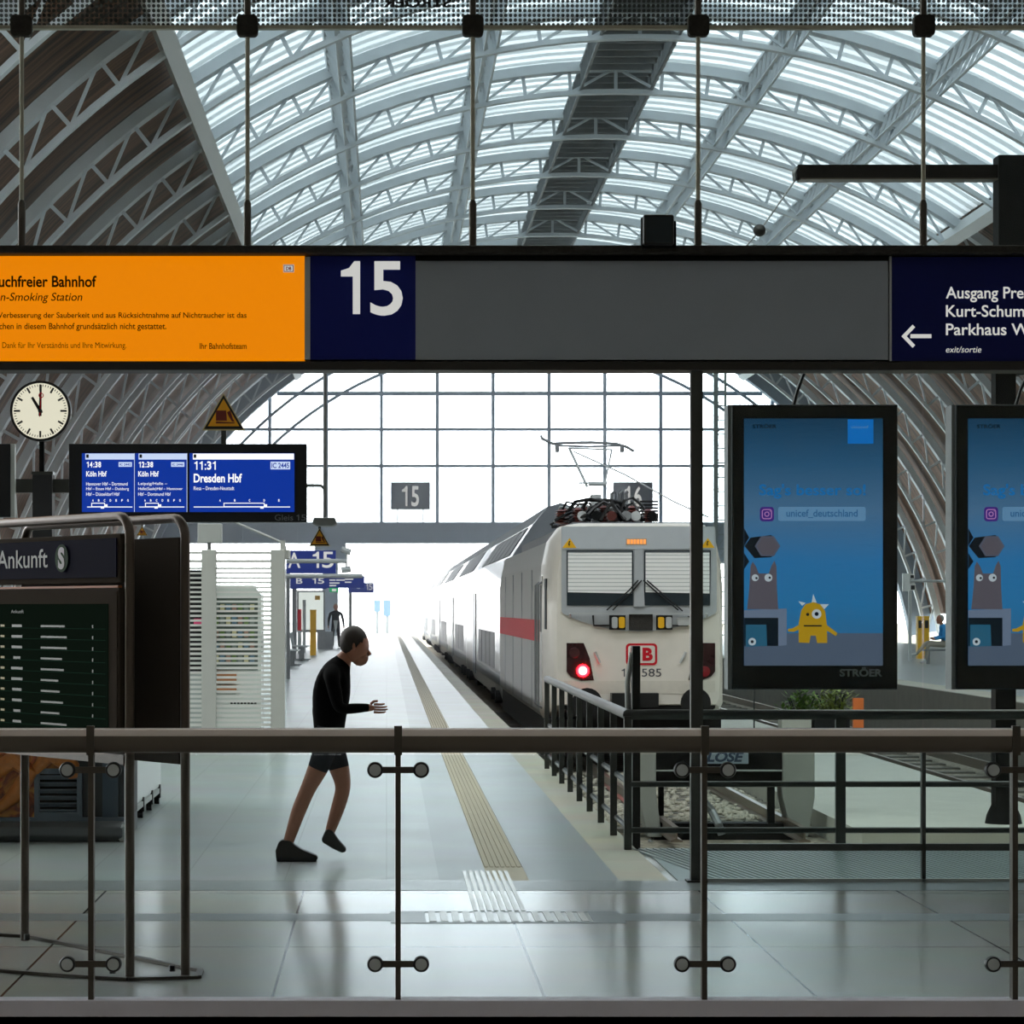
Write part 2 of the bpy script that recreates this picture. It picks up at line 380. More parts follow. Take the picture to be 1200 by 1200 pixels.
m = MB(); m.box(-14.2, -14, 10.82, 15.55, -4, .0); m.box(-40, -14, 10.82, 15.55, -1.5, 0); m.box(16, 40, 10.82, 17.7, -1.5, 0); m.struct('floor', M['floor'])
m = MB(); m.box(13, 40, 33.4, 34, 14.5, 24); m.struct('wall_right', wm)  # unseen screen added above the roof edge to darken the right vault
# ground, platforms, track slab
m = MB(); m.box(-150, 150, 17.7, 500, -1.5, -1.25); m.struct('ground', M['gravel'])
m = MB(); m.box(-12, .31, 15.55, 300, -1.25, 0); m.struct('platform', M['platform'])
m = MB(); m.box(.31, .6, 15.55, 300, -1.25, 0); m.box(.84, 1.37, 15.55, 300, -1.25, 0); m.struct('trim_1', M['asphalt'])
m = MB(); m.box(1.37, 1.66, 15.55, 300, -1.25, 0); m.struct('trim_2', M['edge'])
m = MB(); m.box(.6, .84, 16.35, 300, -1.25, -.004); m.box(.6, .84, 15.55, 16.35, -1.25, 0)
for i in range(7): m.box(.607+i*.0335, .627+i*.0335, 16.35, 110, -.01, .004)
m.struct('trim_3', M['tactile'])
m = MB()
for i in range(8): m.box(.46+i*.036, .482+i*.036, 13.98, 16.1, -.01, .004)
m.struct('trim_4', pm('worn_white_tactile_ribs', 'C8C8C0', .25))
m = MB()
for i in range(14): m.box(.22+i*.06, .255+i*.06, 13.5, 13.93, -.01, .004)
m.struct('trim_5', pm('white_stop_ribs', 'D6D6D0', .25))
m = MB(); m.box(.02, 1.22, 13.44, 13.5, -.01, .002); m.box(.02, .2, 13.5, 13.93, -.01, .002); m.box(1.06, 1.22, 13.5, 13.93, -.01, .002); m.box(.02, 1.22, 13.93, 13.97, -.01, .002)
m.box(-14, 16, 15.0, 15.52, -.01, .0015); m.box(-14, .02, 13.55, 13.86, -.01, .0012); m.box(1.22, 16, 13.55, 13.86, -.01, .0012)
m.struct('trim_6', pm('grey_floor_inlay', '7E8585', .28))
# ribbed metal grating that covers the head of the track
m = MB(); m.box(1.72, 12, 15.56, 17.68, -.012, -.004)
for i in range(215):
    x = 1.80+i*.047
    m.obox((x, 16.62, -.002), (.16, -1.0, 0), (.009, 0, 0), (0, 0, .006))
m.struct('trim_7', pm('ribbed_steel_grating', '8C9A9A', .35, .4, .1, 5))
m = MB(); m.box(5.43, 8.35, 30.2, 150, -1.25, -.95); m.struct('trim_8', M['concrete'])
m = MB(); m.box(10.8, 24, 40.5, 300, -1.25, 0); m.struct('platform', M['platform'])
m = MB(); m.box(10.72, 10.8, 40.5, 300, -1.25, .004); m.box(10.72, 24, 40.42, 40.5, -1.25, .004); m.struct('trim_9', M['concrete_dark'])
m = MB(); m.box(10.8, 11.5, 40.5, 300, -.01, .006); m.struct('trim_10', M['edge'])

# ---- barrel vault
CXV, CZV, RB, RT, RS = 7.8, -4.0, 23.1, 24.2, 24.45
def arc(R, th, y):
    a = math.radians(th); return Vector((CXV+R*math.sin(a), y, CZV+R*math.cos(a)))
def shell(mb, R0, R1, t0, t1, y0, y1, n):
    for i in range(n):
        a, b = t0+(t1-t0)*i/n, t0+(t1-t0)*(i+1)/n
        q = [arc(R0, a, y0), arc(R0, b, y0), arc(R0, b, y1), arc(R0, a, y1)]
        if R1 is None: mb.add(q, [(0, 1, 2, 3)])
        else:
            p = [arc(R1, a, y0), arc(R1, b, y0), arc(R1, b, y1), arc(R1, a, y1)]
            mb.add(q+p, [(0, 1, 2, 3), (7, 6, 5, 4), (0, 4, 5, 1), (1, 5, 6, 2), (2, 6, 7, 3), (3, 7, 4, 0)])
m = MB(); shell(m, RS, None, -34.2, 34.2, 34, 155, 24); m.struct('window_1', M['skylight'])
m = MB(); shell(m, RS, RS+.25, -76, -34.1, 34, 154.4, 14); m.struct('ceiling', M['timber'])
m = MB(); shell(m, RS, RS+.25, 34.1, 77.5, 34, 154.4, 15); m.struct('ceiling', M['timber'])
def box_arc(mb, R, h, wy, t0, t1, y, n):
    for i in range(n):
        a, b = t0+(t1-t0)*i/n, t0+(t1-t0)*(i+1)/n
        vs = [arc(r, t, yy) for t in (a, b) for r in (R, R+h) for yy in (y-wy/2, y+wy/2)]
        mb.add(vs, [(0, 4, 5, 1), (2, 3, 7, 6), (0, 2, 6, 4), (1, 5, 7, 3)])
ORD = ['nearest', 'second nearest', 'third nearest', 'fourth nearest', 'fifth nearest', 'sixth nearest', 'seventh nearest', 'eighth nearest', 'ninth nearest', 'tenth nearest', 'eleventh nearest', 'twelfth nearest']
proto = None
for k in range(12):
    y = 90+8.6*(k-4)
    if proto is None:
        t = thing('roof_truss', 'x', 'roof truss', (CXV, y, 0), 0, 'arched steel roof trusses')
        m = MB(); box_arc(m, RT-.32, .32, .55, -80, 80, y, 64); m.build('top_chord', M['truss'], t)
        m = MB(); box_arc(m, RB, .15, .3, -80, 80, y, 64); m.build('bottom_chord', M['truss'], t)
        m = MB(); st = 3.8
        for i in range(-21, 21):
            a = i*st; b = (i+1)*st
            m.bar(arc(RB+.1, a, y), arc(RT-.15, a, y), .11, .10, up=(0, 1, 0))
            if i >= 0: m.bar(arc(RB+.1, b, y), arc(RT-.2, a, y), .085, .085, up=(0, 1, 0))
            else: m.bar(arc(RB+.1, a, y), arc(RT-.2, b, y), .085, .085, up=(0, 1, 0))
        m.build('web', M['truss'], t)
        proto = t
    else: t = dup(proto, (0, 8.6*k, 0), 'x')
    t['label'] = f'{ORD[k]} arched pale steel lattice truss under the skylight roof'
    t.location.y = y
for th, nm in ((-34.2, 'pale edge girder between timber roof and skylight, left side'), (-22.8, 'lattice purlin running down the left half of the skylight'), (-11.4, 'lattice purlin just left of the roof ridge'), (11.4, 'lattice purlin just right of the roof ridge'), (22.8, 'lattice purlin running down the right half of the skylight'), (34.2, 'pale edge girder between timber roof and skylight, right side')):
    t = thing('purlin', nm, 'purlin', arc(RB, th, 55), 0, 'lengthwise roof purlins')
    m = MB(); a = math.radians(th); rad = Vector((math.sin(a), 0, math.cos(a))); tan = Vector((math.cos(a), 0, -math.sin(a)))
    def lbar(R, off, h, w):
        c = (arc(R, th, 50)+arc(R, th, 155))/2+tan*off; m.obox(c, (0, 52.5, 0), rad*h/2, tan*w/2)
    if abs(th) > 30:
        lbar(RB+.5, 0, 1.1, .14); lbar(RB-.02, 0, .12, .42); m.build('plate', M['lightgrey'], t)
    else:
        lbar(RB+.15, -.2, .07, .07); lbar(RB+.15, .2, .07, .07); lbar(RT-.05, 0, .16, .6)
        for i in range(98):
            y = 50.5+i*1.075; p = arc(RB+.15, th, y); q = arc(RT-.05, th, y)
            m.bar(p-tan*.2, q-tan*.25, .09, .05, up=(0, 1, 0)); m.bar(p+tan*.2, q+tan*.25, .09, .05, up=(0, 1, 0))
        m.build('web', M['truss'], t)
t = thing('ridge_walkway', 'dark maintenance walkway hung along the ridge of the skylight', 'walkway', arc(RB, 0, 55))
m = MB(); c = arc(RB+.9, 0, 102); m.obox(c, (0, 53, 0), (1.25, 0, 0), (0, 0, .05)); m.build('deck', M['walkway'], t)
m = MB()
for i in range(98):
    y = 50.5+i*1.075
    for sx in (-1.2, 1.2): m.bar((CXV+sx, y, CZV+RB+.1), (CXV+sx, y, CZV+RB+.9), .12, .08)
    m.bar((CXV-1.2, y, CZV+RB+.75), (CXV+1.2, y, CZV+RB+.75), .08, .2)
for sx in (-1.2, 1.2): m.box(CXV+sx-.04, CXV+sx+.04, 50, 155, CZV+RB+.1, CZV+RB+.2)
m.build('rib', M['walkway'], t)
# ---- glazed gable at the far end
DE = 155
g = MB(); n = 48; zb = 6.6; th0 = math.degrees(math.acos((zb-CZV)/RB))
vs = [arc(RB, -th0+2*th0*i/n, DE+.1) for i in range(n+1)]
g.add(vs, [tuple(range(n+1))]); gw = g.struct('window_2', M['gableglass'])
def zarc(x, R=RB): return CZV+math.sqrt(max(0, R*R-(x-CXV)**2))
k = -4
for k in range(-4, 9):
    x = -.3+3.275*k
    if zarc(x) > zb+.3 and abs(x-CXV) < RB-.5:
        m = MB(); w = .19 if k != -1 else .3; m.box(x-w/2, x+w/2, DE, DE+.3, zb-.2, zarc(x)+.1); m.build('mullion', M['trussdark'], gw)
for z in (9.95, 12.1, 14.2, 16.3, 18.4):
    h = math.sqrt(RB*RB-(z-CZV)**2)
    m = MB(); w = .16 if z < 14 else .22; m.box(CXV-h, CXV+h, DE+.02, DE+.28, z-w/2, z+w/2); m.build('transom', M['trussdark'], gw)
for R in (22.3, 20.95):
    m = MB(); h = math.degrees(math.acos((zb-CZV)/R)); box_arc(m, R-.08, .16, .2, -h, h, DE-.2, 40); m.build('inner_arch', M['trussdark'], gw)
m = MB(); box_arc(m, RB, 1.6, .8, -80, 80, DE-.5, 60); m.struct('trim_11', M['trussdark'])
t = thing('gable_girder', 'heavy grey girder across the far end of the hall below the glazing', 'girder', (CXV, DE, 5.4))
m = MB(); m.box(-15.0, 30.6, DE-.2, DE+.6, 5.5, 6.55); m.box(-15.0, 30.6, DE-.5, DE+.9, 5.42, 5.56); m.box(-15.0, 30.6, DE-.5, DE+.9, 6.5, 6.64)
for i in range(29): m.box(-14.9+i*1.6, -14.8+i*1.6, DE-.4, DE-.2, 5.5, 6.6)
m.build('web_plate', M['trussdark'], t)
for x in (-3.3, 19.0):
    m = MB(); m.box(x-.45, x+.45, DE-.3, DE+.5, 0, 5.45); m.box(x-.9, x+.9, DE-.4, DE+.6, 4.3, 5.42); m.build('column', M['trussdark'], t)

# ================================================================== FOREGROUND
# ---- glass railing in front of the viewer
DR = 10.85
def rx(px): return PX(px, DR)
t = thing('glass_railing', 'metal-capped glass railing right across the foreground', 'railing', (rx(600), DR, 0))
px0, px1 = -251.5, 1546
m = MB(); prof = rrect(-.052, -.05, .052, .05, .03)
m.prism(prof, (rx(px0), DR, PZ(867.5, DR)), (0, 1, 0), (0, 0, 1), (rx(px1)-rx(px0), 0, 0)); m.build('handrail', pm('dark_bronze_rail', '665E56', .35, .4, .1, 6), t, smooth=True)
m = MB(); m.box(rx(px0), rx(px1), DR-.054, DR+.03, PZ(862.5, DR), PZ(853.5, DR)); m.build('lit_rail_top', pm('lit_rail_tone', 'F2E4DE', .35, 0, .06, 6), t, bevel=.006)  # light caught along the handrail top, put into a paler strip
m = MB(); m.box(rx(px0), rx(px1), DR-.06, DR+.05, PZ(1189, DR), PZ(1170, DR)); m.build('base_channel', pm('grey_base_channel', 'CFC9D2', .5, 0, .1, 6), t, bevel=.004)
m = MB(); m.box(rx(px0), rx(px1), DR-.03, DR+.04, -.6, PZ(1189, DR)); m.build('slab_fascia', M['blackmetal'], t)
posts = [-251.5, 107.5, 466.5, 824.5, 1187.5, 1546]
for i, px in enumerate(posts):
    m = MB(); m.box(rx(px)-.011, rx(px)+.011, DR-.035, DR+.02, PZ(1172, DR), PZ(880, DR)); m.box(rx(px)-.016, rx(px)+.016, DR-.058, DR-.03, PZ(884, DR), PZ(850, DR)); m.build('post', M['steel_dark'], t)
    for py in (901.5, 1128):
        z = PZ(py, DR)
        m = MB(); m.box(rx(px)-.1, rx(px)+.1, DR-.05, DR-.036, z-.013, z+.013); c = m.build('clamp', M['steel_dark'], t)
        for sx in (-.094, .094):
            m = MB(); m.lathe([(.004, 0), (.033, 0), (.033, .02), (.03, .026), (.004, .026)], (rx(px)+sx, DR-.032, z), (0, -1, 0), 24); m.build('disc_rim', M['black'], c, smooth=True)
            m = MB(); m.lathe([(.003, 0), (.024, 0), (.023, .006), (.003, .006)], (rx(px)+sx, DR-.0585, z), (0, -1, 0), 20); m.build('disc_face', M['lightgrey'], c, smooth=True)
    if i < len(posts)-1:
        m = MB(); m.box(rx(px)+.014, rx(posts[i+1])-.014, DR-.016, DR-.006, PZ(1171, DR), PZ(884, DR)); m.build('glass_panel', M['railglass'], t)

def one(m, x0, y0, x1, y1, D):
    # a figure 1 with a flag
    w = (x1-x0); st = .38*w; m.pprism([(x1, y1), (x1-st, y1), (x1-st, y0+.29*(y1-y0)), (x0, y0+.29*(y1-y0)), (x0, y0+.18*(y1-y0)), (x0+.42*w, y0+.13*(y1-y0)), (x1-st*.8, y0), (x1, y0)], D, .002)
# ---- sign gantry with its hanging lightboxes
t = thing('sign_gantry', 'long grimy steel gantry carrying the row of station signs', 'gantry', (PX(818, DG), DG, 0))
m = MB(); m.box(PX(-260, DG), PX(1500, DG), DG-.1, DG+.3, PZ(299.5, DG), PZ(290, DG)); m.build('top_beam', M['rust'], t, bevel=.01)
m = MB(); m.box(PX(-260, DG), PX(1500, DG), DG-.02, DG+.22, PZ(434, DG), PZ(423.5, DG)); m.build('bottom_beam', pm('dark_grey_bottom_profile', '2E2B29', .5, .2, .15), t, bevel=.008)
m = MB(); m.box(PX(-260, DG), PX(1500, DG), DG+.16, DG+.2, PZ(425, DG), PZ(298, DG)); m.build('back_plate', M['blackmetal'], t)
m = MB(); m.box(PX(811, DG), PX(825, DG), DG+.05, DG+.12, 0, PZ(433, DG)); m.box(PX(806, DG), PX(830, DG), DG+.02, DG+.15, 0, .012); m.build('post', M['rail_dark'], t)
def lightbox(name, label, cat, x0, y0, x1, y1, mat, D=DG, d=.15):
    t = thing(name, label, cat, (PX((x0+x1)/2, D), D, PZ(y1, D)), 0)
    m = MB(); m.pbox(x0, y0, x1, y1, D-.01, d); m.build('face', mat, t); return t
lo = em('orange_lightbox_face', 'F48A00', .86)
t = lightbox('smoking_notice', 'glowing orange no-smoking notice at the left of the sign row', 'sign', -250, 300, 357, 421.5, lo)
dt = pm('dark_print', '1E0F04', .7, spec=.1)
def lettering(t, items, D, mat, name='lettering', off=.004):
    m = MB()
    for it in items:
        s, a = it[0], it[1:5]; k = it[5] if len(it) > 5 else {}
        m.ptext(s, *a, D-off, **k)
    return m.build(name, mat, t)
DF = DG-.01
lettering(t, [('Rauchfreier Bahnhof', -17.5, 323, 113, 336.5, dict(bold=.022)), ('Non-Smoking Station', -17, 343, 96.5, 355.5, dict(shear=.2, bold=.006)),
  ('Zur Verbesserung der Sauberkeit und aus Rücksichtnahme auf Nichtraucher ist das', -19, 366, 289, 374.5, dict(bold=.012)), ('Rauchen in diesem Bahnhof grundsätzlich nicht gestattet.', -14.5, 378.5, 195, 388, dict(bold=.012)),
  ('Vielen Dank für Ihr Verständnis und Ihre Mitwirkung.', -19.5, 401, 148, 410), ('Ihr Bahnhofsteam', 234, 402, 289, 409, dict(bold=.012))], DF, dt)
m = MB(); m.pprism([(332, 310), (344.5, 310), (344.5, 319), (332, 319)], DF-.004, .003); b = m.build('logo_badge', M['white_letters'], t)
red_print = pm('red_print', 'C8202C', .5)
def frame_poly(mb, x0, y0, x1, y1, w, D, d=.003):
    for r in ((x0, y0, x1, y0+w), (x0, y1-w, x1, y1), (x0, y0+w, x0+w, y1-w), (x1-w, y0+w, x1, y1-w)): mb.pbox(*r, D, d)
m = MB(); frame_poly(m, 332.5, 310.5, 344, 318.5, .9, DF-.007); m.ptext('DB', 335, 312.5, 341.6, 316.7, DF-.007, bold=.04); m.build('logo_print', red_print, b)
t = thing('divider_strip', 'narrow pale aluminium strip between the orange notice and the number 15', 'strip', P(360, 422, DG)); m = MB(); m.pbox(357, 301, 363.5, 421.5, DG-.015, .15); m.build('profile', M['lightgrey'], t)
t = lightbox('platform_number_sign', 'dark blue sign with a big white 15', 'sign', 363.5, 300, 487, 421.5, M['navy'])
m = MB(); one(m, 399.5, 306, 422, 368, DF-.004); m.ptext('5', 434, 306, 472, 370, DF-.004, bold=.012); m.build('lettering', M['white_letters'], t)
t = lightbox('blank_panel', 'blank grey panel between the number 15 and the exit sign', 'panel', 487, 305, 1041, 421.5, M['greypanel'])
m = MB(); m.pbox(487, 299.5, 1041, 305.5, DG-.02, .12); m.build('top_trim', M['blackmetal'], t)
t = lightbox('exit_sign', 'dark blue exit sign with a white arrow pointing left', 'sign', 1045, 301, 1480, 423, pm('navy_exit_face', '101A60', .5, 0, .06, spec=.2))
m = MB(); m.pbox(1042.5, 300, 1045, 423, DG-.015, .15); m.build('edge_strip', M['lightgrey'], t)
m = MB(); k = 84/ .001
def line(m, s, x, base, cap, pre, prew, **kw):
    vs, fs = text_geo(s, kw.get('bold', 0), kw.get('shear', 0)); cv = text_geo('H', kw.get('bold', 0), kw.get('shear', 0))[0]
    H = max(b for a, b in cv)-min(b for a, b in cv); y0 = min(b for a, b in vs); y1 = max(b for a, b in vs); kk = cap/H
    D = DF-.004; m.text_on(s, P(x, base-y0*kk, D), X3, Z3, prew*D/F, (y1-y0)*kk*D/F, prefix=pre, **kw)
line(m, 'Ausgang Preußenseite', 1108.5, 349.5, 13.6, 'Ausgang Pr', 83, bold=.012)
line(m, 'Kurt-Schumacher-Straße', 1108.5, 371, 13.6, 'Kurt-Schum', 92, bold=.012)
line(m, 'Parkhaus West', 1108.5, 392.5, 13.6, 'Parkhaus', 71, bold=.012)
line(m, 'exit/sortie', 1108.5, 413, 7, 'exit/sortie', 41.5, shear=.2)
m.build('lettering', M['white_letters'], t)
m = MB(); m.pbox(1067, 391.6, 1091.5, 396.2, DF-.004, .003); m.pprism([(1056.5, 394), (1069.5, 380.5), (1072.5, 383.5), (1062.5, 394), (1072.5, 404.5), (1069.5, 407.5)], DF-.004, .003); m.build('arrow', M['white_letters'], t)

# ---- glass curtain hung above the gantry
t = thing('glass_curtain', 'clear glass curtain above the sign row, dotted along its top', 'glass curtain', P(554, 290, DG))
fx = [-239, 25.5, 290, 554, 818, 1082, 1346]
for i, px in enumerate(fx):
    x = PX(px, DG)
    m = MB(); m.cyl((x, DG, PZ(240, DG)), (x, DG, PZ(40, DG)), .013, 10); m.build('rod', pm('pale_rod', 'B4B2A2', .5, .2) if i == 0 else bpy.data.materials['pale_rod'], t, smooth=True)
    m = MB(); m.lathe([(.013, 0), (.022, .005), (.022, .25), (.013, .27)], (x, DG, PZ(289, DG)), (0, 0, 1), 10); m.build('turnbuckle', M['steel_dark'], t, smooth=True)
    m = MB(); m.prism(rrect(-.062, -.062, .062, .062, .025), (x, DG-.045, PZ(31, DG)), X3, Z3, (0, .07, 0)); m.build('clamp_plate', M['rust'], t, bevel=.008)
    m = MB(); m.cyl((x, DG, PZ(20, DG)), (x, DG, PZ(-150, DG)), .02, 8); m.build('upper_rod', M['steel_dark'], t)
    if i < len(fx)-1:
        m = MB(); m.pbox(px+2, 32, fx[i+1]-2, 289, DG+.04, .008); m.build('lower_pane', M['clear'], t)
        m = MB(); m.pbox(px+2, -150, fx[i+1]-2, 30, DG+.04, .008); m.build('upper_pane', M['frit'], t)
m = MB(); m.pbox(-239, 29.5, 1346, 33.5, DG+.0, .05); m.build('joint_strip', bpy.data.materials['pale_rod'], t)
m = MB(); m.text_on('STRÖER', P(529, 9, DG-.003), (-1, 0, 0), Z3, 80*DG/F, 14*DG/F, bold=.03); m.build('mirrored_lettering', M['black'], t)

# ---- glass wall to the right of the gantry post
t = thing('glass_wall', 'tall frameless glass wall right of the gantry post', 'glass wall', (3.1, DG, 0))
m = MB(); m.box(PX(826, DG), 5.9, DG+.06, DG+.1, PZ(998, DG), PZ(990, DG)); m.build('low_rail', M['rail_dark'], t)
m = MB(); m.box(PX(826, DG), 5.9, DG+.06, DG+.1, 0, .02); m.build('floor_channel', M['lightgrey'], t)
for a, b in ((825.5, 1084), (1086, 1346)):
    m = MB(); m.box(PX(a, DG), PX(b, DG), DG+.085, DG+.093, .02, PZ(434, DG)); m.build('glass_pane', M['clear'], t)
m = MB(); m.box(PX(1083, DG), PX(1087.5, DG), DG+.06, DG+.11, 0, PZ(868, DG)); m.build('post', M['rail_dark'], t)

# ---- floodlight on top of the gantry
t = thing('floodlight', 'black box floodlight standing on the gantry above the blank panel', 'floodlight', P(772, 290, DG))
m = MB(); m.pbox(754, 251, 790, 287, DG-.19, .15); m.build('housing', M['black'], t, bevel=.012)
m = MB(); m.pbox(751.5, 255, 754, 289, DG-.12, .04); m.pbox(790, 259, 792.5, 289, DG-.12, .04); m.pbox(752, 286, 792, 290, DG-.14, .1); m.build('bracket', M['blackmetal'], t)
m = MB(); m.pbox(757, 254, 787, 284, DG-.196, .006); m.build('front_glass', M['darkglass'], t)

# ---- advertising screens
DS = 15.66
def adimg():
    m, nt, out = nodes('screen_backdrop'); N = nt.nodes.new; L = nt.links.new
    b = N('ShaderNodeBsdfPrincipled'); L(b.outputs[0], out.inputs[0]); b.inputs['Base Color'].default_value = (.006, .01, .014, 1)
    tc = N('ShaderNodeTexCoord'); sp = N('ShaderNodeSeparateXYZ'); L(tc.outputs['Generated'], sp.inputs[0])
    cr = N('ShaderNodeValToRGB'); e = cr.color_ramp.elements; e[0].position = 0; e[0].color = lin('2C6690'); e[1].position = 1; e[1].color = lin('123C5A')
    for p, c in ((.25, '2674AC'), (.42, '2A74AE'), (.62, '4A7196'), (.82, '27587E')):
        x = e.new(p); x.color = lin(c)
    L(sp.outputs['Z'], cr.inputs[0]); L(cr.outputs[0], b.inputs['Emission Color']); b.inputs['Emission Strength'].default_value = .72
    b.inputs['Roughness'].default_value = .1
    mp = N('ShaderNodeMapping'); mp.inputs['Rotation'].default_value = (0, math.radians(12), 0); mp.inputs['Scale'].default_value = (5, 1, 26); L(tc.outputs['Object'], mp.inputs[0])
    nz = N('ShaderNodeTexNoise'); nz.inputs['Scale'].default_value = 1.2; nz.inputs['Detail'].default_value = 2; L(mp.outputs[0], nz.inputs['Vector'])
    bp = N('ShaderNodeBump'); bp.inputs['Strength'].default_value = .35; bp.inputs['Distance'].default_value = .02; L(nz.outputs['Fac'], bp.inputs['Height']); L(bp.outputs[0], b.inputs['Normal'])
    return m
E = {k: em('screen_'+k, c, s) for k, c, s in (('blue', '0E6FC4', .75), ('text', '1A78C0', .6), ('pill', '6C9AC4', .6), ('pilltext', '2E70A8', .5), ('purple', '4A2C8A', .6), ('pink', 'C88CC8', .6),
     ('grey', '666A7E', .5), ('greydark', '141B24', .5), ('brown', '6A6470', .5), ('table', '5F6E86', .5), ('shelf', '7C8CA8', .5), ('cloth', '2E6E90', .5), ('yellow', 'B08A18', .75), ('yellowdark', '8A6A10', .7), ('eye', 'C8D2DC', .6), ('pupil', '10202E', .4))}
bezel = pm('black_glass_bezel', '0E1820', .12, 0, .1, 4, spec=.5)
t = thing('advertising_screen', 'tall advertising screen beside the gantry post, seen whole, with a yellow plush toy', 'screen', P(955, 808, DS), 0, 'advertising screens')
m = MB(); m.pbox(857.5, 474, 1052, 808, DS, .2); m.build('housing', pm('dark_teal_housing', '18222A', .35, .3, .1), t, bevel=.006)
m = MB(); m.pbox(853, 474.5, 857.5, 808, DS+.02, .17); m.build('side_trim', M['greymetal'], t)
m = MB(); m.pbox(859, 476, 1051, 806.5, DS-.006, .006); m.build('bezel', bezel, t)
DI = DS-.012
m = MB(); m.pbox(872, 490.5, 1034.5, 780, DI, .006); img = m.build('display', adimg(), t)
def sc(mat, fn, layer, name):
    m = MB(); fn(m, DI-.001*layer); return m.build(name, E[mat] if mat in E else M[mat], img)
hexa = lambda cx, cy, r: [(cx+r*math.cos(math.pi/3*i), cy+r*.9*math.sin(math.pi/3*i)) for i in range(6)]
sc('blue', lambda m, D: m.pprism([(993.5, 491.5), (1023.5, 491.5), (1023.5, 520), (993.5, 520)], D, .001), 1, 'blue_square')
sc('pill', lambda m, D: m.ptext('unicef', 998, 498.5, 1018, 502, D), 2, 'small_lettering')
sc('black', lambda m, D: m.ptext('STRÖER', 882, 496.5, 910, 502, D, bold=.02), 1, 'dark_lettering')
sc('text', lambda m, D: m.ptext("Sag's besser so!", 889.5, 567, 1014.5, 584.5, D, bold=.02), 1, 'headline')
sc('pill', lambda m, D: m.prism([(a, b) for a, b in rrect(PX(912, D), PZ(610.5, D), PX(1014.5, D), PZ(594, D), .012)], (0, D, 0), X3, Z3, (0, .001, 0)), 1, 'caption_pill')
sc('pilltext', lambda m, D: m.ptext('unicef_deutschland', 921.5, 597, 1005, 607, D, bold=.012), 2, 'caption')
sc('purple', lambda m, D: m.prism(rrect(PX(890.5, D), PZ(611, D), PX(907, D), PZ(594, D), .018), (0, D, 0), X3, Z3, (0, .001, 0)), 1, 'app_icon')
def icon(m, D):
    c = (PX(898.7, D), D, PZ(602.5, D)); u = D/F
    for pts in ([(a, b) for a, b in rrect(-5.4*u, -5.4*u, 5.4*u, 5.4*u, 2.4*u)], circ(0, 0, 2.5*u, 16)):
        m.tube([Vector(c)+Vector((a, 0, b)) for a, b in pts], .0028, 6, closed=True)
    m.ball(Vector(c)+Vector((3.6*u, 0, 3.6*u)), .003)
sc('pink', icon, 2, 'icon_outline')
sc('table', lambda m, D: m.pprism([(872, 742), (1034.5, 742), (1034.5, 780), (872, 780)], D, .001), 1, 'table_top')
sc('greydark', lambda m, D: (m.pprism([(872.5, 640), (879.5, 630), (904, 627), (912, 640), (904, 653), (884, 654)], D, .001), m.pprism([(872, 619), (878, 630), (872, 640)], D, .001), m.pprism([(872, 648), (878, 658), (872, 667)], D, .001)), 1, 'shelf_shadow')
sc('grey', lambda m, D: m.pprism(hexa(899.5, 640, 15), D, .001), 2, 'hexagon_box')
sc('brown', lambda m, D: m.pprism(hexa(899.5, 640, 12.6), D, .001), 3, 'hexagon_back')
sc('brown', lambda m, D: m.pprism([(875.5, 714), (878, 690), (879.5, 664), (882, 658), (886, 664), (889, 672), (901, 672), (904, 663), (907.5, 657), (910, 664), (910.5, 690), (912, 714)], D, .001), 3, 'grey_plush')
sc('eye', lambda m, D: (m.pprism(circ(885, 677, 4), D, .001), m.pprism(circ(900.5, 677, 4.6), D, .001)), 4, 'plush_eyes')
sc('pupil', lambda m, D: (m.pprism(circ(886.5, 677.5, 1.4), D, .001), m.pprism(circ(902, 677, 1.4), D, .001)), 5, 'plush_pupils')
sc('shelf', lambda m, D: m.pprism([(872, 715), (922, 713), (922, 756), (912, 757), (912, 724), (872, 724)], D, .001), 2, 'shelf')
sc('pupil', lambda m, D: m.pprism([(872, 724), (912, 724), (912, 757), (872, 757)], D, .001), 2, 'shelf_inside')
sc('cloth', lambda m, D: m.pprism([(874, 732), (898, 732), (899, 757), (874, 758)], D, .001), 3, 'blue_plush')
sc('eye', lambda m, D: m.pprism(circ(881.5, 752, 4.5), D, .001), 4, 'blue_plush_eye')
sc('pupil', lambda m, D: m.pprism(circ(881.5, 752, 1.8), D, .001), 5, 'blue_plush_pupil')
sc('eye', lambda m, D: (m.pprism([(951, 707), (953, 696), (957, 706)], D, .001), m.pprism([(940, 710), (935.5, 704.5), (944, 706.5)], D, .001), m.pprism([(961, 708), (971.5, 708), (966, 714)], D, .001)), 2, 'toy_horns')
sc('yellow', lambda m, D: (m.pprism([(936, 753), (936, 730), (939, 715), (944, 708), (953, 705.5), (961, 708), (967, 716), (969, 732), (969.5, 753.5), (957.5, 753.5), (956, 745), (950, 745), (948.5, 753.5)], D, .001),
     m.pprism([(937, 732), (928, 736.5), (923.5, 737), (923.5, 740), (930, 740.5), (938, 737)], D, .001), m.pprism([(967, 731), (975, 737), (981.5, 742), (979.5, 745.5), (974, 742), (967, 738)], D, .001)), 3, 'yellow_toy')
sc('eye', lambda m, D: m.pprism(circ(957, 719.5, 5.6), D, .001), 4, 'toy_eye')
sc('pupil', lambda m, D: (m.pprism(circ(957, 719.5, 2.4), D, .001), m.pprism(circ(946.5, 720, 1.8), D, .001), m.pprism([(942, 732.5), (963, 732.5), (963, 734.2), (942, 734.2)], D, .001)), 5, 'toy_face')
m = MB(); m.ptext('STRÖER', 984, 782, 1034, 793, DI+.002, bold=.035); m.build('bezel_lettering', pm('grey_print', '8A9196', .5), t)
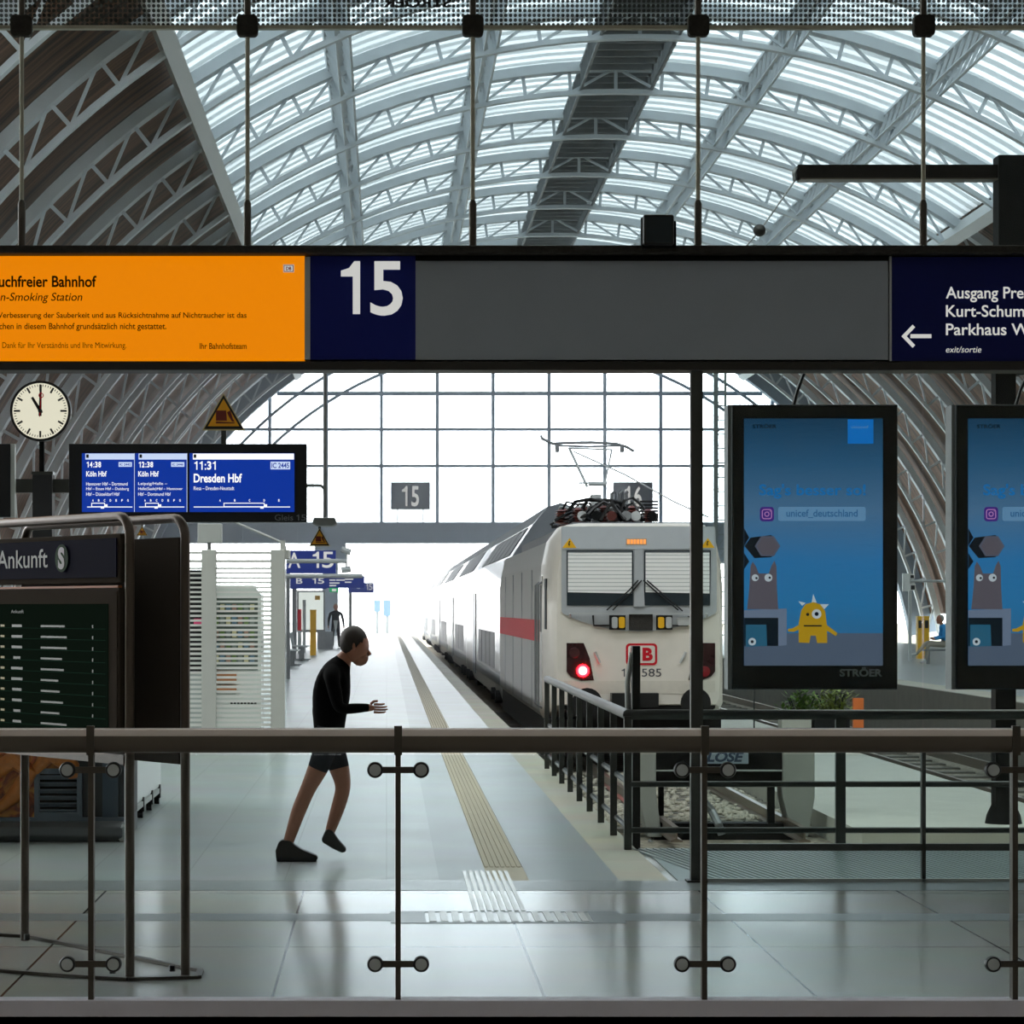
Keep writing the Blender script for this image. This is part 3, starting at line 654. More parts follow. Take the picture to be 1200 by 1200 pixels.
m = MB(); m.tube([P(930, 474, DS+.1), P(935, 456, DS+.08), P(943, 434.5, DS)], .012, 6); m.build('cable', M['black'], t)
m = MB(); m.box(PX(900, DS), PX(1010, DS), DS+.16, DS+.2, PZ(480, DS), PZ(476, DS))
m.build('top_bracket', M['blackmetal'], t)
dup(t, (262.5*DS/F, 0, 0), 'tall advertising screen cut off by the right edge of the photo', 'advertising screens')

# ================================================================== TRACK 15
t = thing('track', 'railway track with rusty rails and ballast running up to the buffer stop', 'track', (4.15, 30, -1.25))
m = MB(); m.box(1.75, 5.38, 33.4, 160, -1.25, -1.16); m.build('ballast_bed', M['gravel'], t)
m = MB()
for i in range(1500):
    x, y = random.uniform(2.2, 5.3), random.uniform(33.2, 44); r = random.uniform(.03, .055); m.ball((x, y, -1.15+r*.3), r, 6, 4, (1, 1.2, .7))
o = m.build('ballast_stones', pm('ballast_stone', 'B8B2A2', .9, 0, .3, 12), t); o['kind'] = 'stuff'
for sx in (-.75, .75):
    m = MB(); prof = [(-.07, 0), (.07, 0), (.07, .02), (.01, .04), (.01, .12), (.035, .13), (.035, .17), (-.035, .17), (-.035, .13), (-.01, .12), (-.01, .04), (-.07, .02)]
    m.prism(prof, (4.15+sx, 31, -1.14), X3, Z3, (0, 129, 0)); m.build('rail', pm('worn_rail_steel', '8A7E72', .35, .8, .2, 4) if sx < 0 else bpy.data.materials['worn_rail_steel'], t)
m = MB()
for i in range(60): m.box(2.85, 5.45-.05, 33+i*.62, 33.26+i*.62, -1.2, -1.15)
m.build('sleepers', M['concrete_dark'], t)

# ---- buffer stop
DB = 32.5
t = thing('buffer_stop', 'buffer stop with two grey blocks and a black cross beam at the track end', 'buffer stop', P(850, 985, DB))
def bpost(x0, x1, xb0, xb1, yt, yb):
    m = MB(); m.prism([(PX(x0, DB), PZ(yt, DB)), (PX(x1, DB), PZ(yt, DB)), (PX(x1, DB), PZ(yt+60, DB)), (PX(xb1, DB), PZ(yb, DB)), (PX(xb0, DB), PZ(yb, DB)), (PX(x0+.5, DB), PZ(yt+60, DB))], (0, DB, 0), X3, Z3, (0, .5, 0))
    return m.build('buffer_block', M['buffer'], t, bevel=.015)
bpost(747, 769, 759, 776, 870.5, 981); bpost(917, 955, 929, 947, 875, 981)
m = MB(); m.pbox(752, 871, 917, 878, DB+.02, 1.2); m.build('top_plate', M['buffer'], t)
m = MB(); m.pbox(768, 878, 918, 902, DB+.03, .3); m.build('beam', M['blackmetal'], t, bevel=.01)
m = MB(); m.pbox(768, 904, 920, 916, DB+.06, .25); m.pbox(766, 965, 935, 990, DB+.05, .3); m.pbox(900, 916, 908, 968, DB+.08, .1); m.pbox(772, 916, 778, 968, DB+.3, .1); m.build('frame', M['blackmetal'], t)
m = MB(); m.pbox(768, 902.4, 917, 904, DB+.01, .05); m.build('edge_highlight', M['lightgrey'], t)  # highlight along the beam edge, laid on as a pale bar
m = MB(); m.tube([P(822, 936, DB-.2), P(834, 950, DB-.2), P(842, 966, DB-.3), P(846, 978, DB-.3)], .05, 8); m.tube([P(760, 985, DB-.2), P(775, 995, DB-.2), P(783, 1000, DB-.2)], .03, 6); m.build('hook_rail', M['greymetal'], t)
m = MB(); m.pbox(810, 879.5, 877, 895, DB+.015, .02); lb = m.build('plate', pm('pale_blue_plate', '98A8B4', .5), t)
m = MB(); m.ptext('KLOSE', 816, 881, 872, 893, DB+.012, bold=.04, shear=.25); m.build('lettering', pm('dark_blue_print', '2A3E58', .5), lb)

# ---- railing round the head of the track
XR, YC = 1.60, 17.56
t = thing('track_railing', 'dark tube railing along the platform edge and across the track end', 'railing', (XR, YC, 0))
HT = .925
m = MB(); m.tube([(XR, 26.4, HT-.03), (XR, 22, HT-.03), (XR, YC, HT-.03), (3.3, YC, HT-.03), (6.5, YC, HT-.03)], .035, 10); m.build('top_rail', M['rail_dark'], t, smooth=True)
for z in (.434, .128):
    m = MB(); m.tube([(XR+.02, 26.4, z), (XR+.02, YC, z), (6.5, YC, z)], .02, 8); m.build('lower_rail', M['rail_dark'], t, smooth=True)
for d in (26.4, 25.25, 24.15, 23.05, 21.95, 20.85, 19.75, 18.65, 17.56):
    m = MB(); m.box(XR-.024, XR+.024, d-.012 if d > 18 else d-.03, d+.012 if d > 18 else d+.03, 0, HT-.04); m.build('post', M['rail_dark'], t)
m = MB(); m.box(PX(979, YC), PX(990.5, YC), YC-.02, YC+.02, -.01, HT-.04); m.box(PX(965, YC), PX(1004, YC), YC-.06, YC+.06, -.012, .01); m.build('post', M['rail_dark'], t)
t = thing('bollard', 'short black post with a rounded pale flank behind the railing corner', 'post', (PX(743, 17.85), 17.85, -1.2))
m = MB(); m.box(PX(741, 17.85), PX(750, 17.85), 17.83, 17.95, -1.2, PZ(757, 17.85)); m.build('post', M['black'], t)
m = MB(); m.tube([(PX(741, 17.85), 17.9, .6), (PX(736.5, 17.85), 17.9, .85), (PX(736, 17.85), 17.9, 1.1), (PX(741, 17.85), 17.9, 1.3)], .018, 8); m.build('pale_flank', M['lightgrey'], t, smooth=True)  # paler left flank of the post, laid on as a tube

# ================================================================== TRAIN
CX = 4.15
YF = 43.6; SF = F/YF
def fz(py): return PZ(py, YF)
def fxx(px): return PX(px, YF)
loco = thing('locomotive', 'dusty off-white electric locomotive facing the viewer, a red tail light lit', 'locomotive', (CX, YF, -.98))
def locosec(y, hw, zt, zb, sh=.0):
    half = [(hw-.06, zb), (hw, zb+.12), (hw, 1.9), (hw-.03, 2.35), (hw-.12-sh, 2.75), (hw-.30-sh, zt-.03), (hw-.5-sh, zt)]
    return [(CX-a, y, z) for a, z in half]+[(CX+a, y, z) for a, z in reversed(half)]
m = MB(); m.loft([locosec(YF, 1.34, 2.96, .02), locosec(YF+.12, 1.40, 3.0, -.02), locosec(YF+.5, 1.45, 3.02, -.1), locosec(YF+1.4, 1.5, 3.02, -.25), locosec(YF+2.2, 1.5, 3.02, -.3)])
m.build('cab', M['locowhite'], loco, smooth=True)
m = MB(); m.loft([locosec(YF+2.2, 1.49, 2.75, -.3), locosec(YF+18.4, 1.49, 2.75, -.3)]); m.build('body', pm('silver_grey_loco_side', 'A4A7A5', .55, 0, .06, 3, spec=.3), loco)
m = MB(); m.box(CX-1.44, CX+1.44, YF+.6, YF+18.2, -.75, -.25); m.build('underframe', M['under'], loco)
m = MB()
for y in (YF+2.2, YF+5.0, YF+13, YF+15.8):
    for sx in (-.72, .72): m.cyl((CX+sx-.07, y, -.385), (CX+sx+.07, y, -.385), .58, 20)
m.build('wheels', M['under'], loco)
m = MB(); m.box(CX-1.5, CX-1.485, YF+2.4, YF+18.3, 1.02, 1.40); m.box(CX+1.485, CX+1.5, YF+2.4, YF+18.3, 1.02, 1.40); m.build('red_stripe', M['red'], loco)
m = MB()
for y in (YF+4.8, YF+8.4, YF+12, YF+15.6): m.box(CX-1.497, CX-1.485, y, y+.05, -.2, 2.3)
m.build('panel_joints', M['roofgrey'], loco)
m = MB(); m.box(CX-1.503, CX-1.49, YF+1.5, YF+2.15, .0, 2.15); d = m.build('cab_door', pm('grey_cab_door', 'A9ABA6', .4, 0, .08), loco)
m = MB(); m.box(CX-1.51, CX-1.5, YF+1.65, YF+2.0, 1.2, 2.0); m.build('door_window', M['darkglass'], d)
for y in (YF+1.45, YF+2.22):
    m = MB(); m.tube([(CX-1.5, y, -.1), (CX-1.57, y, -.05), (CX-1.57, y, 2.0), (CX-1.5, y, 2.05)], .022, 6); m.build('handrail', M['greymetal'], loco)
m = MB(); m.box(CX-1.485, CX-1.46, YF+.75, YF+1.25, 1.25, 2.1); m.build('side_window', M['darkglass'], loco)
# face
def arcp(x0, x1, yt, yb, n=12): return [(x0+(x1-x0)*i/n, yt+(yb-yt)*math.sin(math.pi*i/n)**.8) for i in range(n+1)]
m = MB(); m.pprism([(658, 618), (838, 618), (840, 660), (840, 716)]+arcp(838, 660, 719, 740)[0:]+[(658, 716)], YF-.03, .05); face = m.build('windscreen_surround', M['locogrey'], loco)
m = MB(); m.pprism([(659, 617), (837, 617), (837.5, 643.5), (658.5, 643.5)], YF-.045, .03); m.build('top_fascia', pm('grey_fascia', 'BCC4CA', .35, 0, .05), loco)
for pts in ([(664, 645), (742, 645), (742, 709.5), (664.5, 709.5)], [(755, 645), (833, 645), (832, 709.5), (755, 709.5)]):
    m = MB(); m.pprism(pts, YF-.05, .03); w = m.build('windscreen', M['darkglass'], loco)
    x0, x1 = pts[0][0]+1.5, pts[1][0]-1.5
    m = MB(); m.pprism([(x0, 646.5), (x1, 646.5), (x1, 695.5), (x0, 694)], YF-.056, .005); b = m.build('blind', M['blind'], w)
    m = MB()
    for i in range(10): m.pbox(x0, 650+i*4.6, x1, 650.8+i*4.6, YF-.058, .002)
    m.build('blind_folds', pm('blind_shadow_line', 'B4BCBC', .6) if x0 < 700 else bpy.data.materials['blind_shadow_line'], b)
    m = MB(); m.pbox(x0, 646.5, x1, 647.6, YF-.06, .003); m.build('blind_box', M['roofgrey'], b)
m = MB(); m.pprism([(744, 644), (753, 644), (755.5, 711), (743, 711)], YF-.07, .05); m.build('centre_pillar', M['locogrey'], loco)
for x in (658, 820):
    m = MB(); m.pprism([(x+1, 642), (x+17.5, 642), (x+9.5, 630.5)], YF-.05, .008); w = m.build('warning_triangle', M['yellow'], loco)
    m = MB(); m.pprism([(x+8.8, 634), (x+10.4, 634), (x+9, 638), (x+10.6, 637), (x+8.6, 641), (x+9.2, 638.6), (x+7.8, 639)], YF-.054, .003); m.build('bolt_mark', M['black'], w)
m = MB(); m.pbox(733.5, 631, 758, 638.5, YF-.05, .006); dd = m.build('destination_display', pm('display_ground', 'C0A890', .5), loco)
m = MB()
for i in range(6): m.pbox(735+i*3.8, 632.2, 737.8+i*3.8, 637.4, YF-.053, .002)
m.build('led_digits', em('amber_led', 'FFA050', 1.1), dd)
m = MB(); m.pbox(737.5, 718.5, 765, 738.5, YF-.08, .06); m.build('grille', M['rust'], loco, bevel=.01)
m = MB(); m.pprism(rrect(PX(673, YF), 0, PX(827, YF), .001, .0004) and [(668, 718.5), (828, 718.5), (828, 719.8), (668, 719.8)], YF-.13, .03); m.tube([P(668, 719, YF-.1), P(668, 723, YF-.02)], .02, 6); m.tube([P(828, 719, YF-.1), P(828, 723, YF-.02)], .02, 6); m.build('face_handrail', M['lightgrey'], loco)
for a, b, c in ((716.5, 723, 'lightgrey'), (724.5, 731.5, 'yellow'), (770.5, 777.5, 'yellow'), (779.5, 786.5, 'lightgrey')):
    m = MB(); m.prism(rrect(PX(a, YF), PZ(736, YF), PX(b, YF), PZ(723, YF), .03), (0, YF-.12, 0), X3, Z3, (0, .1, 0)); m.build('cable_socket', M[c], loco)
for x in (714, 769): m = MB(); m.pprism([(x, 721), (x+19, 721), (x+19, 738), (x, 738)], YF-.05, .03); m.build('socket_plate', M['under'], loco)
m = MB(); m.tube([P(695, 721, YF-.06), P(696, 733, YF-.06), P(714, 733, YF-.06)], .018, 6); m.tube([P(788, 733, YF-.06), P(806, 733, YF-.06), P(807, 722, YF-.06)], .018, 6); m.build('hoses', M['black'], loco)
for pts in ([(748, 680), (737, 692), (711, 715)], [(752, 680), (742, 692), (718, 715)], [(754, 680), (767, 692), (795, 715)], [(758, 680), (772, 692), (800, 716)]):
    m = MB(); m.tube([P(x, y, YF-.1) for x, y in pts], .012, 5); m.build('wiper_arm', M['black'], loco)
m = MB(); m.prism(rrect(PX(793, YF), PZ(733, YF), PX(808, YF), PZ(723, YF), .04), (0, YF-.08, 0), X3, Z3, (0, .05, 0)); m.build('washer_box', M['lightgrey'], loco)
tl = em('tail_light_red', (1, .002, .004), 50)
m = MB(); m.pprism([(664, 753.5), (684, 753.5), (691, 771), (696, 797), (681, 797.5), (669, 793), (664, 787)], YF-.02, .04); hl = m.build('tail_light_cluster', pm('dark_red_lens', '2E1216', .15, 0, .1, 4), loco)
m = MB(); m.lathe([(.002, 0), (.105, 0), (.105, .02), (.002, .024)], P(683, 786, YF-.02), (0, -1, 0), 24); m.build('lit_tail_lamp', tl, hl)
m = MB(); m.lathe([(.002, 0), (.07, 0), (.07, .005), (.002, .006)], P(683, 786, YF-.045), (0, -1, 0), 20); m.build('lamp_core', em('tail_lamp_core', 'FFE0D8', 3), hl)
m = MB(); m.lathe([(.002, 0), (.09, 0), (.08, .012), (.002, .004)], P(673, 765, YF-.02), (0, -1, 0), 20); m.build('unlit_headlamp', pm('dark_lamp', '4A2A2C', .2), hl)
m = MB(); m.pprism([(838, 753.5), (818, 753.5), (811, 771), (807, 797), (821, 797.5), (833, 793), (838, 787)], YF-.02, .04); hr = m.build('tail_light_cluster', bpy.data.materials['dark_red_lens'], loco)
m = MB(); m.lathe([(.002, 0), (.09, 0), (.08, .012), (.002, .004)], P(826, 787, YF-.02), (0, -1, 0), 20); m.build('unlit_lamp', pm('dim_red_lamp', '8A2028', .2), hr)
m = MB(); m.prism([(a, b) for a, b in rrect(PX(733.5, YF), PZ(779.5, YF), PX(770, YF), PZ(754, YF), .06)], (0, YF-.012, 0), X3, Z3, (0, .01, 0)); lg = m.build('logo_panel', M['red'], loco)
m = MB(); m.prism([(a, b) for a, b in rrect(PX(736, YF), PZ(777, YF), PX(767.5, YF), PZ(756.5, YF), .04)], (0, YF-.016, 0), X3, Z3, (0, .003, 0)); m.build('logo_ground', M['locowhite'], lg)
m = MB(); m.ptext('D', 739, 759, 750.5, 774.5, YF-.019, bold=.05); m.ptext('B', 753, 759, 765, 774.5, YF-.019, bold=.05); m.build('logo_letters', M['red'], lg)
m = MB(); one(m, 728.5, 783.5, 732.5, 793, YF-.006); m.ptext('47', 735, 783.5, 745.5, 793, YF-.006); m.ptext('585', 752, 783.5, 775, 793, YF-.006, bold=.005); m.build('running_number', pm('dark_number', '55565A', .5), loco)
m = MB()
for a, b in (((697, 764), (703, 777)), ((803.5, 764), (797, 777))): m.tube([P(*a, YF-.04), P(*b, YF-.04)], .022, 6)
m.build('grab_handle', M['lightgrey'], loco)
m = MB(); m.pprism([(660, 797.8), (838, 797.8), (838, 811), (806, 813), (690, 813), (664, 811)], YF-.008, .02); m.build('lower_skirt', pm('pale_loco_skirt', 'DCD8CC', .4, 0, .1), loco)
m = MB(); m.pprism([(658, 812), (840, 812), (838, 830), (820, 842), (680, 842), (660, 830)], YF+.05, .5); m.build('buffer_beam', M['under'], loco)
m = MB(); m.pbox(717, 812.5, 772, 829, YF-.3, .3); m.build('coupling_box', M['black'], loco)
for x in (686, 812):
    m = MB(); m.lathe([(.1, 0), (.1, .35), (.24, .36), (.25, .4), (.003, .41)], P(x, 823, YF+.05), (0, -1, 0), 20); m.build('buffer', M['under'], loco, smooth=True)
m = MB(); m.pprism([(668, 842), (832, 842), (824, 880), (676, 880)], YF+.3, .1); m.build('snow_plough', M['under'], loco)
# roof equipment
rr = random.Random(3)
m = MB(); m.box(CX-1.0, CX+1.0, YF+1.2, YF+18, 2.9, 3.06); m.build('roof_deck', M['roofgrey'], loco)
for i, (px, d) in enumerate([(664, 1.6), (672, 2.4), (684, 1.4), (697, 2.2), (716, 1.5), (728, 2.6), (746, 1.7), (757, 2.4), (770, 1.5), (680, 4.5), (708, 5), (738, 4.8), (764, 5)]):
    h = rr.uniform(.2, .36); pr = []
    for j in range(6): pr += [(.05, h*j/6), (.1, h*(j+.35)/6), (.05, h*(j+.7)/6)]
    m = MB(); m.lathe(pr+[(.04, h)], (fxx(px), YF+d, 3.05), (0, 0, 1), 12); m.build('insulator', M['insul'], loco, smooth=True)
for i, (px, d, py) in enumerate([(667, 1.8, 606), (690, 1.3, 609), (712, 1.2, 608), (730, 1.3, 606), (742, 1.2, 609), (758, 1.3, 607), (774, 1.4, 607), (700, 3, 603)]):
    m = MB(); m.cyl((fxx(px)-rr.uniform(0, .1), YF+d, 3.17), (fxx(px)+rr.uniform(-.05, .1), YF+d+.5, 3.17), .085, 12); m.build('bushing', [M['greymetal'], M['lightgrey'], M['blackmetal'], M['insul']][i % 4], loco, smooth=True)
for i in range(64):
    x0 = fxx(rr.uniform(656, 752)); x1 = x0+rr.uniform(.3, 1.0); z = rr.uniform(3.14, 3.48)
    x1 = min(x1, fxx(776)); y = YF+rr.uniform(1.3, 5)
    p = [Vector((x0+(x1-x0)*u, y+rr.uniform(-.2, .2), z-.3*abs(u-.5)*(1.5 if u in (0, 1) else .6)+rr.uniform(-.05, .05))) for u in (0, .25, .5, .75, 1)]
    p[0].z = 3.1; p[-1].z = 3.1
    m = MB(); m.tube(p, rr.uniform(.016, .034), 6); m.build('roof_cable', M['black'] if i % 4 else M['lightgrey'], loco, smooth=True)
for px0, px1, pz0, pz1, d in ((724, 746, 3.3, 3.47, 2.8), (690, 724, 3.25, 3.4, 3.4), (744, 772, 3.2, 3.38, 3.4)):
    m = MB(); m.box(fxx(px0), fxx(px1), YF+d, YF+d+.8, pz0, pz1); m.box(fxx(px0+3), fxx(px0+6), YF+d, YF+d+.8, 3.0, pz0); m.box(fxx(px1-6), fxx(px1-3), YF+d, YF+d+.8, 3.0, pz0); m.build('switch_box', M['blackmetal'], loco, bevel=.02)
m = MB()
for i in range(7): m.tube([(fxx(776)+.16*math.cos(a/8*6.283), YF+2.2, 3.12+i*.055+.0*a) for a in range(8)], .02, 6, closed=True)
m.build('coil', M['black'], loco)
for x in (735, 745, 751):
    m = MB(); m.tube([(fxx(x), YF+3, 3.1), (fxx(x), YF+3, 3.62), (fxx(x)+.06, YF+3, 3.66)], .03, 6); m.build('arrester', M['greymetal'], loco)
# pantograph, raised
YP = 56
pan = MB(); m = MB(); m.box(PX(678, YP), PX(722, YP), YP-.4, YP+1.2, 3.0, 3.15); m.build('pantograph_base', M['greymetal'], loco)
m = MB(); m.box(PX(693, YP), PX(704, YP), YP-.2, YP+.3, 3.1, 4.0); m.build('pantograph_post', M['lightgrey'], loco)
m = MB()
m.tube([P(690, 567, YP), P(710, 567, YP)], .05, 8); m.tube([P(678, 566, YP), P(712, 566, YP)], .02, 6)
m.tube([P(688, 570, YP), P(667, 525, YP+.6)], .03, 6); m.tube([P(708, 570, YP), P(717, 527, YP+.6)], .02, 6)
m.tube([P(667, 525, YP+.6), P(717, 527, YP+.6)], .02, 6)
m.tube([P(672, 529, YP+.6), P(732, 556, YP+.2), P(790, 588, YP-.5), P(830, 606, YP-1)], .018, 6)
m.build('pantograph_arm', M['lightgrey'], loco)
m = MB(); m.tube([P(634, 510, YP+.6), P(635, 514, YP+.6), P(648, 520, YP+.6), P(662, 519, YP+.6), P(693, 518.5, YP+.6), P(722, 520, YP+.6), P(735, 524, YP+.6), P(743, 529, YP+.6)], .03, 6)
m.tube([P(650, 522, YP+.9), P(690, 523.5, YP+.9), P(730, 522, YP+.9)], .025, 6)
for x in (653, 729): m.box(PX(x-2, YP+.6), PX(x+2, YP+.6), YP+.5, YP+.7, PZ(528, YP), PZ(519, YP))
m.build('pantograph_head', M['greymetal'], loco)

# ---- double-deck coaches
def coach_sec(y, sc=1.0):
    half = [(1.33, -.62), (1.45, -.25), (1.45, 2.1), (1.22, 2.8), (.68, 3.6), (.34, 4.0), (.0, 4.1)]
    L = [(CX-a*sc, y, z) for a, z in half]; R = [(CX+a*sc, y, z) for a, z in reversed(half[:-1])]
    return L+R
LC = 26.8; Y0 = 62.6
coach = thing('passenger_coach', 'x', 'coach', (CX, Y0, -.98), 0, 'double-deck coaches')
m = MB(); m.loft([coach_sec(Y0+.25, .985), coach_sec(Y0+.5), coach_sec(Y0+LC-.5), coach_sec(Y0+LC-.25, .985)]); m.build('body', M['trainwhite'], coach)
m = MB(); h = [(.68, 3.61), (.34, 4.015), (0, 4.115)]
m.loft([[(CX-a, y, z) for a, z in h]+[(CX+a, y, z) for a, z in reversed(h[:-1])]+[(CX, y, 3.5)] for y in (Y0+.5, Y0+LC-.5)]); m.build('roof', M['roofgrey'], coach)
m = MB(); sec = coach_sec(Y0+.2, .975); m.loft([sec, coach_sec(Y0+.26, .98)]); m.build('end_fairing', M['roofgrey'], coach)
m = MB(); m.box(CX-.8, CX+.8, Y0+.02, Y0+.3, -.4, 1.9); m.build('gangway', M['under'], coach)
# local frame of the sloping upper-window face
for sgn in (-1, 1):
    a = Vector((CX+sgn*1.22, 0, 2.8)); b = Vector((CX+sgn*.68, 0, 3.6)); d = (b-a); n = Vector((d.z*sgn, 0, -d.x*sgn)).normalized()
    for i in range(6):
        y0 = Y0+1.6+i*3.1; c = a+d*.52; c.y = y0+1.4
        m = MB(); m.obox(c, (0, 1.42, 0), d*.42, n*.02); m.build('upper_window', M['darkglass'], coach)
    for i in range(4):
        y0 = Y0+3.6+i*2.9
        m = MB(); m.box(CX+sgn*1.44-.02, CX+sgn*1.44+.02, y0, y0+2.6, .1, 1.0); m.build('lower_window', M['darkglass'], coach)
    for y in (Y0+17.2, Y0+18.6):
        m = MB(); m.box(CX+sgn*1.45-.015, CX+sgn*1.45+.015, y, y+1.3, -.35, 2.05); dr = m.build('door', pm('pale_blue_door', 'C9D4E2', .25, 0, .04) if 'pale_blue_door' not in bpy.data.materials else bpy.data.materials['pale_blue_door'], coach)
        m = MB(); m.box(CX+sgn*1.463-.01, CX+sgn*1.463+.01, y-.03, y+.02, -.35, 2.05); m.build('door_seal', M['under'], dr)
    m = MB(); m.box(CX+sgn*1.455-.006, CX+sgn*1.455+.006, Y0+.6, Y0+16.8, -.2, .02); m.build('skirt_stripe', M['roofgrey'], coach)
for y in (Y0+3.2, Y0+LC-3.2):
    m = MB(); m.box(CX-1.25, CX+1.25, y-1.8, y+1.8, -.85, -.4)
    for dy in (-1.25, 1.25):
        for sx in (-.72, .72): m.cyl((CX+sx-.3, y+dy, -.53), (CX+sx+.3, y+dy, -.53), .43, 16)
        m.cyl((CX-1.5, y+dy, -.55), (CX-1.2, y+dy, -.55), .16, 10)
    m.build('bogie', M['under'], coach)
coach['label'] = 'white double-deck coach coupled directly behind the locomotive'
for k, nm in enumerate(('white double-deck coach, second behind the locomotive', 'white double-deck coach, third behind the locomotive', 'white double-deck coach, fourth behind the locomotive', 'white double-deck coach at the far end of the train')):
    dup(coach, (0, LC*(k+1), 0), nm)

# ================================================================== LEFT SIDE OF THE HALL
# ---- arrivals board stand
pC, pB, pA, pL = Vector((PX(152, 11.43), 11.43, 0)), Vector((PX(217, 11.53), 11.53, 0)), Vector((PX(29, 12.75), 12.75, 0)), Vector((PX(-62, 12.95), 12.95, 0))
t = thing('arrivals_stand', 'brown tubular stand with the blue Ankunft header at the left', 'information stand', (pC+pA)/2, 0)
bm_ = pm('brown_bronze_tube', '5A5049', .38, .5, .1, 6); bp_ = pm('brown_panel', '453E38', .95, 0, .12, 3, spec=.05)
def hoop(p, q, h, r=.021, rad=.09):
    u = (q-p).normalized(); pts = [p]
    for i in range(7): a = math.pi/2*i/6; pts.append(p+u*rad*(1-math.cos(a))+Z3*(h-rad+rad*math.sin(a)))
    for i in range(7): a = math.pi/2*i/6; pts.append(q-u*rad*(1-math.sin(a))+Z3*(h-rad+rad*math.cos(a)))
    pts.append(q); m = MB(); m.tube(pts, r, 12); m.build('frame_tube', bm_, t, smooth=True)
hoop(pL, pC, 2.0); hoop(pA, pB, 1.995)
uA = (pC-pL).normalized(); nA = uA.cross(Z3).normalized()
if nA.y > 0: nA = -nA
LA = (pC-pL).length
def slab(s0, s1, z0, z1, off, th, name, mat, par=None, bevel=0):
    m = MB(); c = pL+uA*(s0+s1)/2+Z3*(z0+z1)/2+nA*off; m.obox(c, uA*(s1-s0)/2, Z3*(z1-z0)/2, nA*th/2); return m.build(name, mat, par or t, bevel=bevel)
slab(.03, LA-.03, 1.71, 1.925, .0, .06, 'header_frame', bp_, bevel=.006)
hd = slab(.05, LA-.055, 1.735, 1.905, .034, .006, 'header_face', pm('navy_header', '0B0C26', .7, 0, .05, spec=.03))
def sA(px):  # distance along the board for a sight line
    r = (px-VX)/F; k = (r*pL.y-pL.x)/(uA.x-r*uA.y); return k
grey_letters = pm('pale_grey_letters', 'B4B8BE', .5, 0, .02)
m = MB(); s0, s1 = sA(6), sA(65); m.text_on('Ankunft', pL+uA*s0+Z3*1.785+nA*.04, uA, Z3, s1-s0, .085, bold=.006); m.build('header_lettering', grey_letters, hd)
m = MB(); c = pL+uA*sA(82)+Z3*1.825+nA*.04; m.prism(circ(0, 0, .062, 28), c, uA, Z3, nA*.003); ds = m.build('round_badge', pm('dark_green_badge', '173E24', .6, spec=.1), hd)
m = MB(); m.text_on('S', c-uA*.03-Z3*.05+nA*.005, uA, Z3, .062, .1, bold=.05); m.build('badge_letter', grey_letters, ds)
slab(.03, LA-.03, .99, 1.69, 0, .07, 'case', bp_, bevel=.006)
slab(.05, LA-.045, 1.005, 1.675, .036, .006, 'case_frame', bp_)
slab(.3, LA-.05, 1.69, 1.70, .02, .02, 'orange_gap_strip', pm('orange_wood_edge', 'B06028', .5))  # plain orange strip in the gap, not self-lit
scr = slab(.10, LA-.12, 1.0, 1.62, .04, .005, 'arrivals_display', matte_em('dark_green_display', '0A0E0B', '101A13', .55))
m = MB(); rr = random.Random(5)
for i in range(11):
    z = 1.53-i*.049; m.obox(pL+uA*(LA/2-.01)+Z3*(z-.02)+nA*.0435, uA*(LA/2-.13), Z3*.0008, nA*.0005)
m.build('row_lines', matte_em('dim_green_line', '101814', '2A4A3C', .4), scr)
m = MB(); names = ['Chemnitz', 'Leipzig Messe', 'Jena', 'Halle (S)', 'Dessau', 'Berlin Hbf', 'Riga', 'Gera', 'Zwickau', 'Oschatz']
s_a, s_b, s_c = sA(23), sA(58), sA(119)
m.text_on('Ankunft', pL+uA*s_a+Z3*1.578+nA*.044, uA, Z3, .13, .016)
for i in range(10):
    z = 1.52-i*.049
    m.obox(pL+uA*(s_a+.06)+Z3*z+nA*.044, uA*rr.uniform(.035, .06), Z3*.006, nA*.0005)
    w = rr.uniform(.08, .13); m.obox(pL+uA*(s_b+w)+Z3*z+nA*.044, uA*w, Z3*.0045, nA*.0005)
    m.obox(pL+uA*s_c+Z3*z+nA*.044, uA*.005, Z3*.007, nA*.0005)
m.build('display_text', em('dim_text', '7A8680', .2), scr)
m = MB()
for i in range(10): m.obox(pL+uA*sA(13)+Z3*(1.52-i*.049)+nA*.044, uA*.02, Z3*.005, nA*.0005)
m.build('yellow_marks', em('dim_yellow', '908028', .3), scr)
m = MB(); m.obox(pL+uA*(LA/2)+Z3*.945+nA*0, uA*(LA/2-.02), Z3*.022, nA*.02); m.build('lower_rail', bm_, t)
uB = (pB-pA).normalized(); nB = uB.cross(Z3).normalized()
m = MB(); m.obox((pA+pB)/2+Z3*1.415, uB*((pB-pA).length/2-.02), Z3*.495, nB*.02); m.build('back_panel', bp_, t)
m = MB(); m.obox((pA+pB)/2+Z3*.945, uB*((pB-pA).length/2-.02), Z3*.022, nB*.02); m.build('lower_rail', bm_, t)
m = MB(); bl = [(PX(-70, 12), 11.8), (PX(60, 11.5), 11.5), (PX(150, 11.36), 11.36), (PX(232, 11.42), 11.42), (pB.x+.06, pB.y+.1), (pA.x, pA.y+.1), (pL.x-.1, pL.y+.1)]
bl3 = [Vector((a, b, .009)) for a, b in bl]
for i in range(len(bl3)): m.bar(bl3[i], bl3[(i+1) % len(bl3)], .03, .014)
m.add([], []); m.build('base_plate', M['steel_dark'], t)
m = MB()
for p in (pC+uA*-.1, pB-uB*.06, pA+uB*.08): m.cyl(p+Z3*.014+nA*.03, p+Z3*.04+nA*.03, .014, 8)
m.build('base_bolts', M['black'], t)

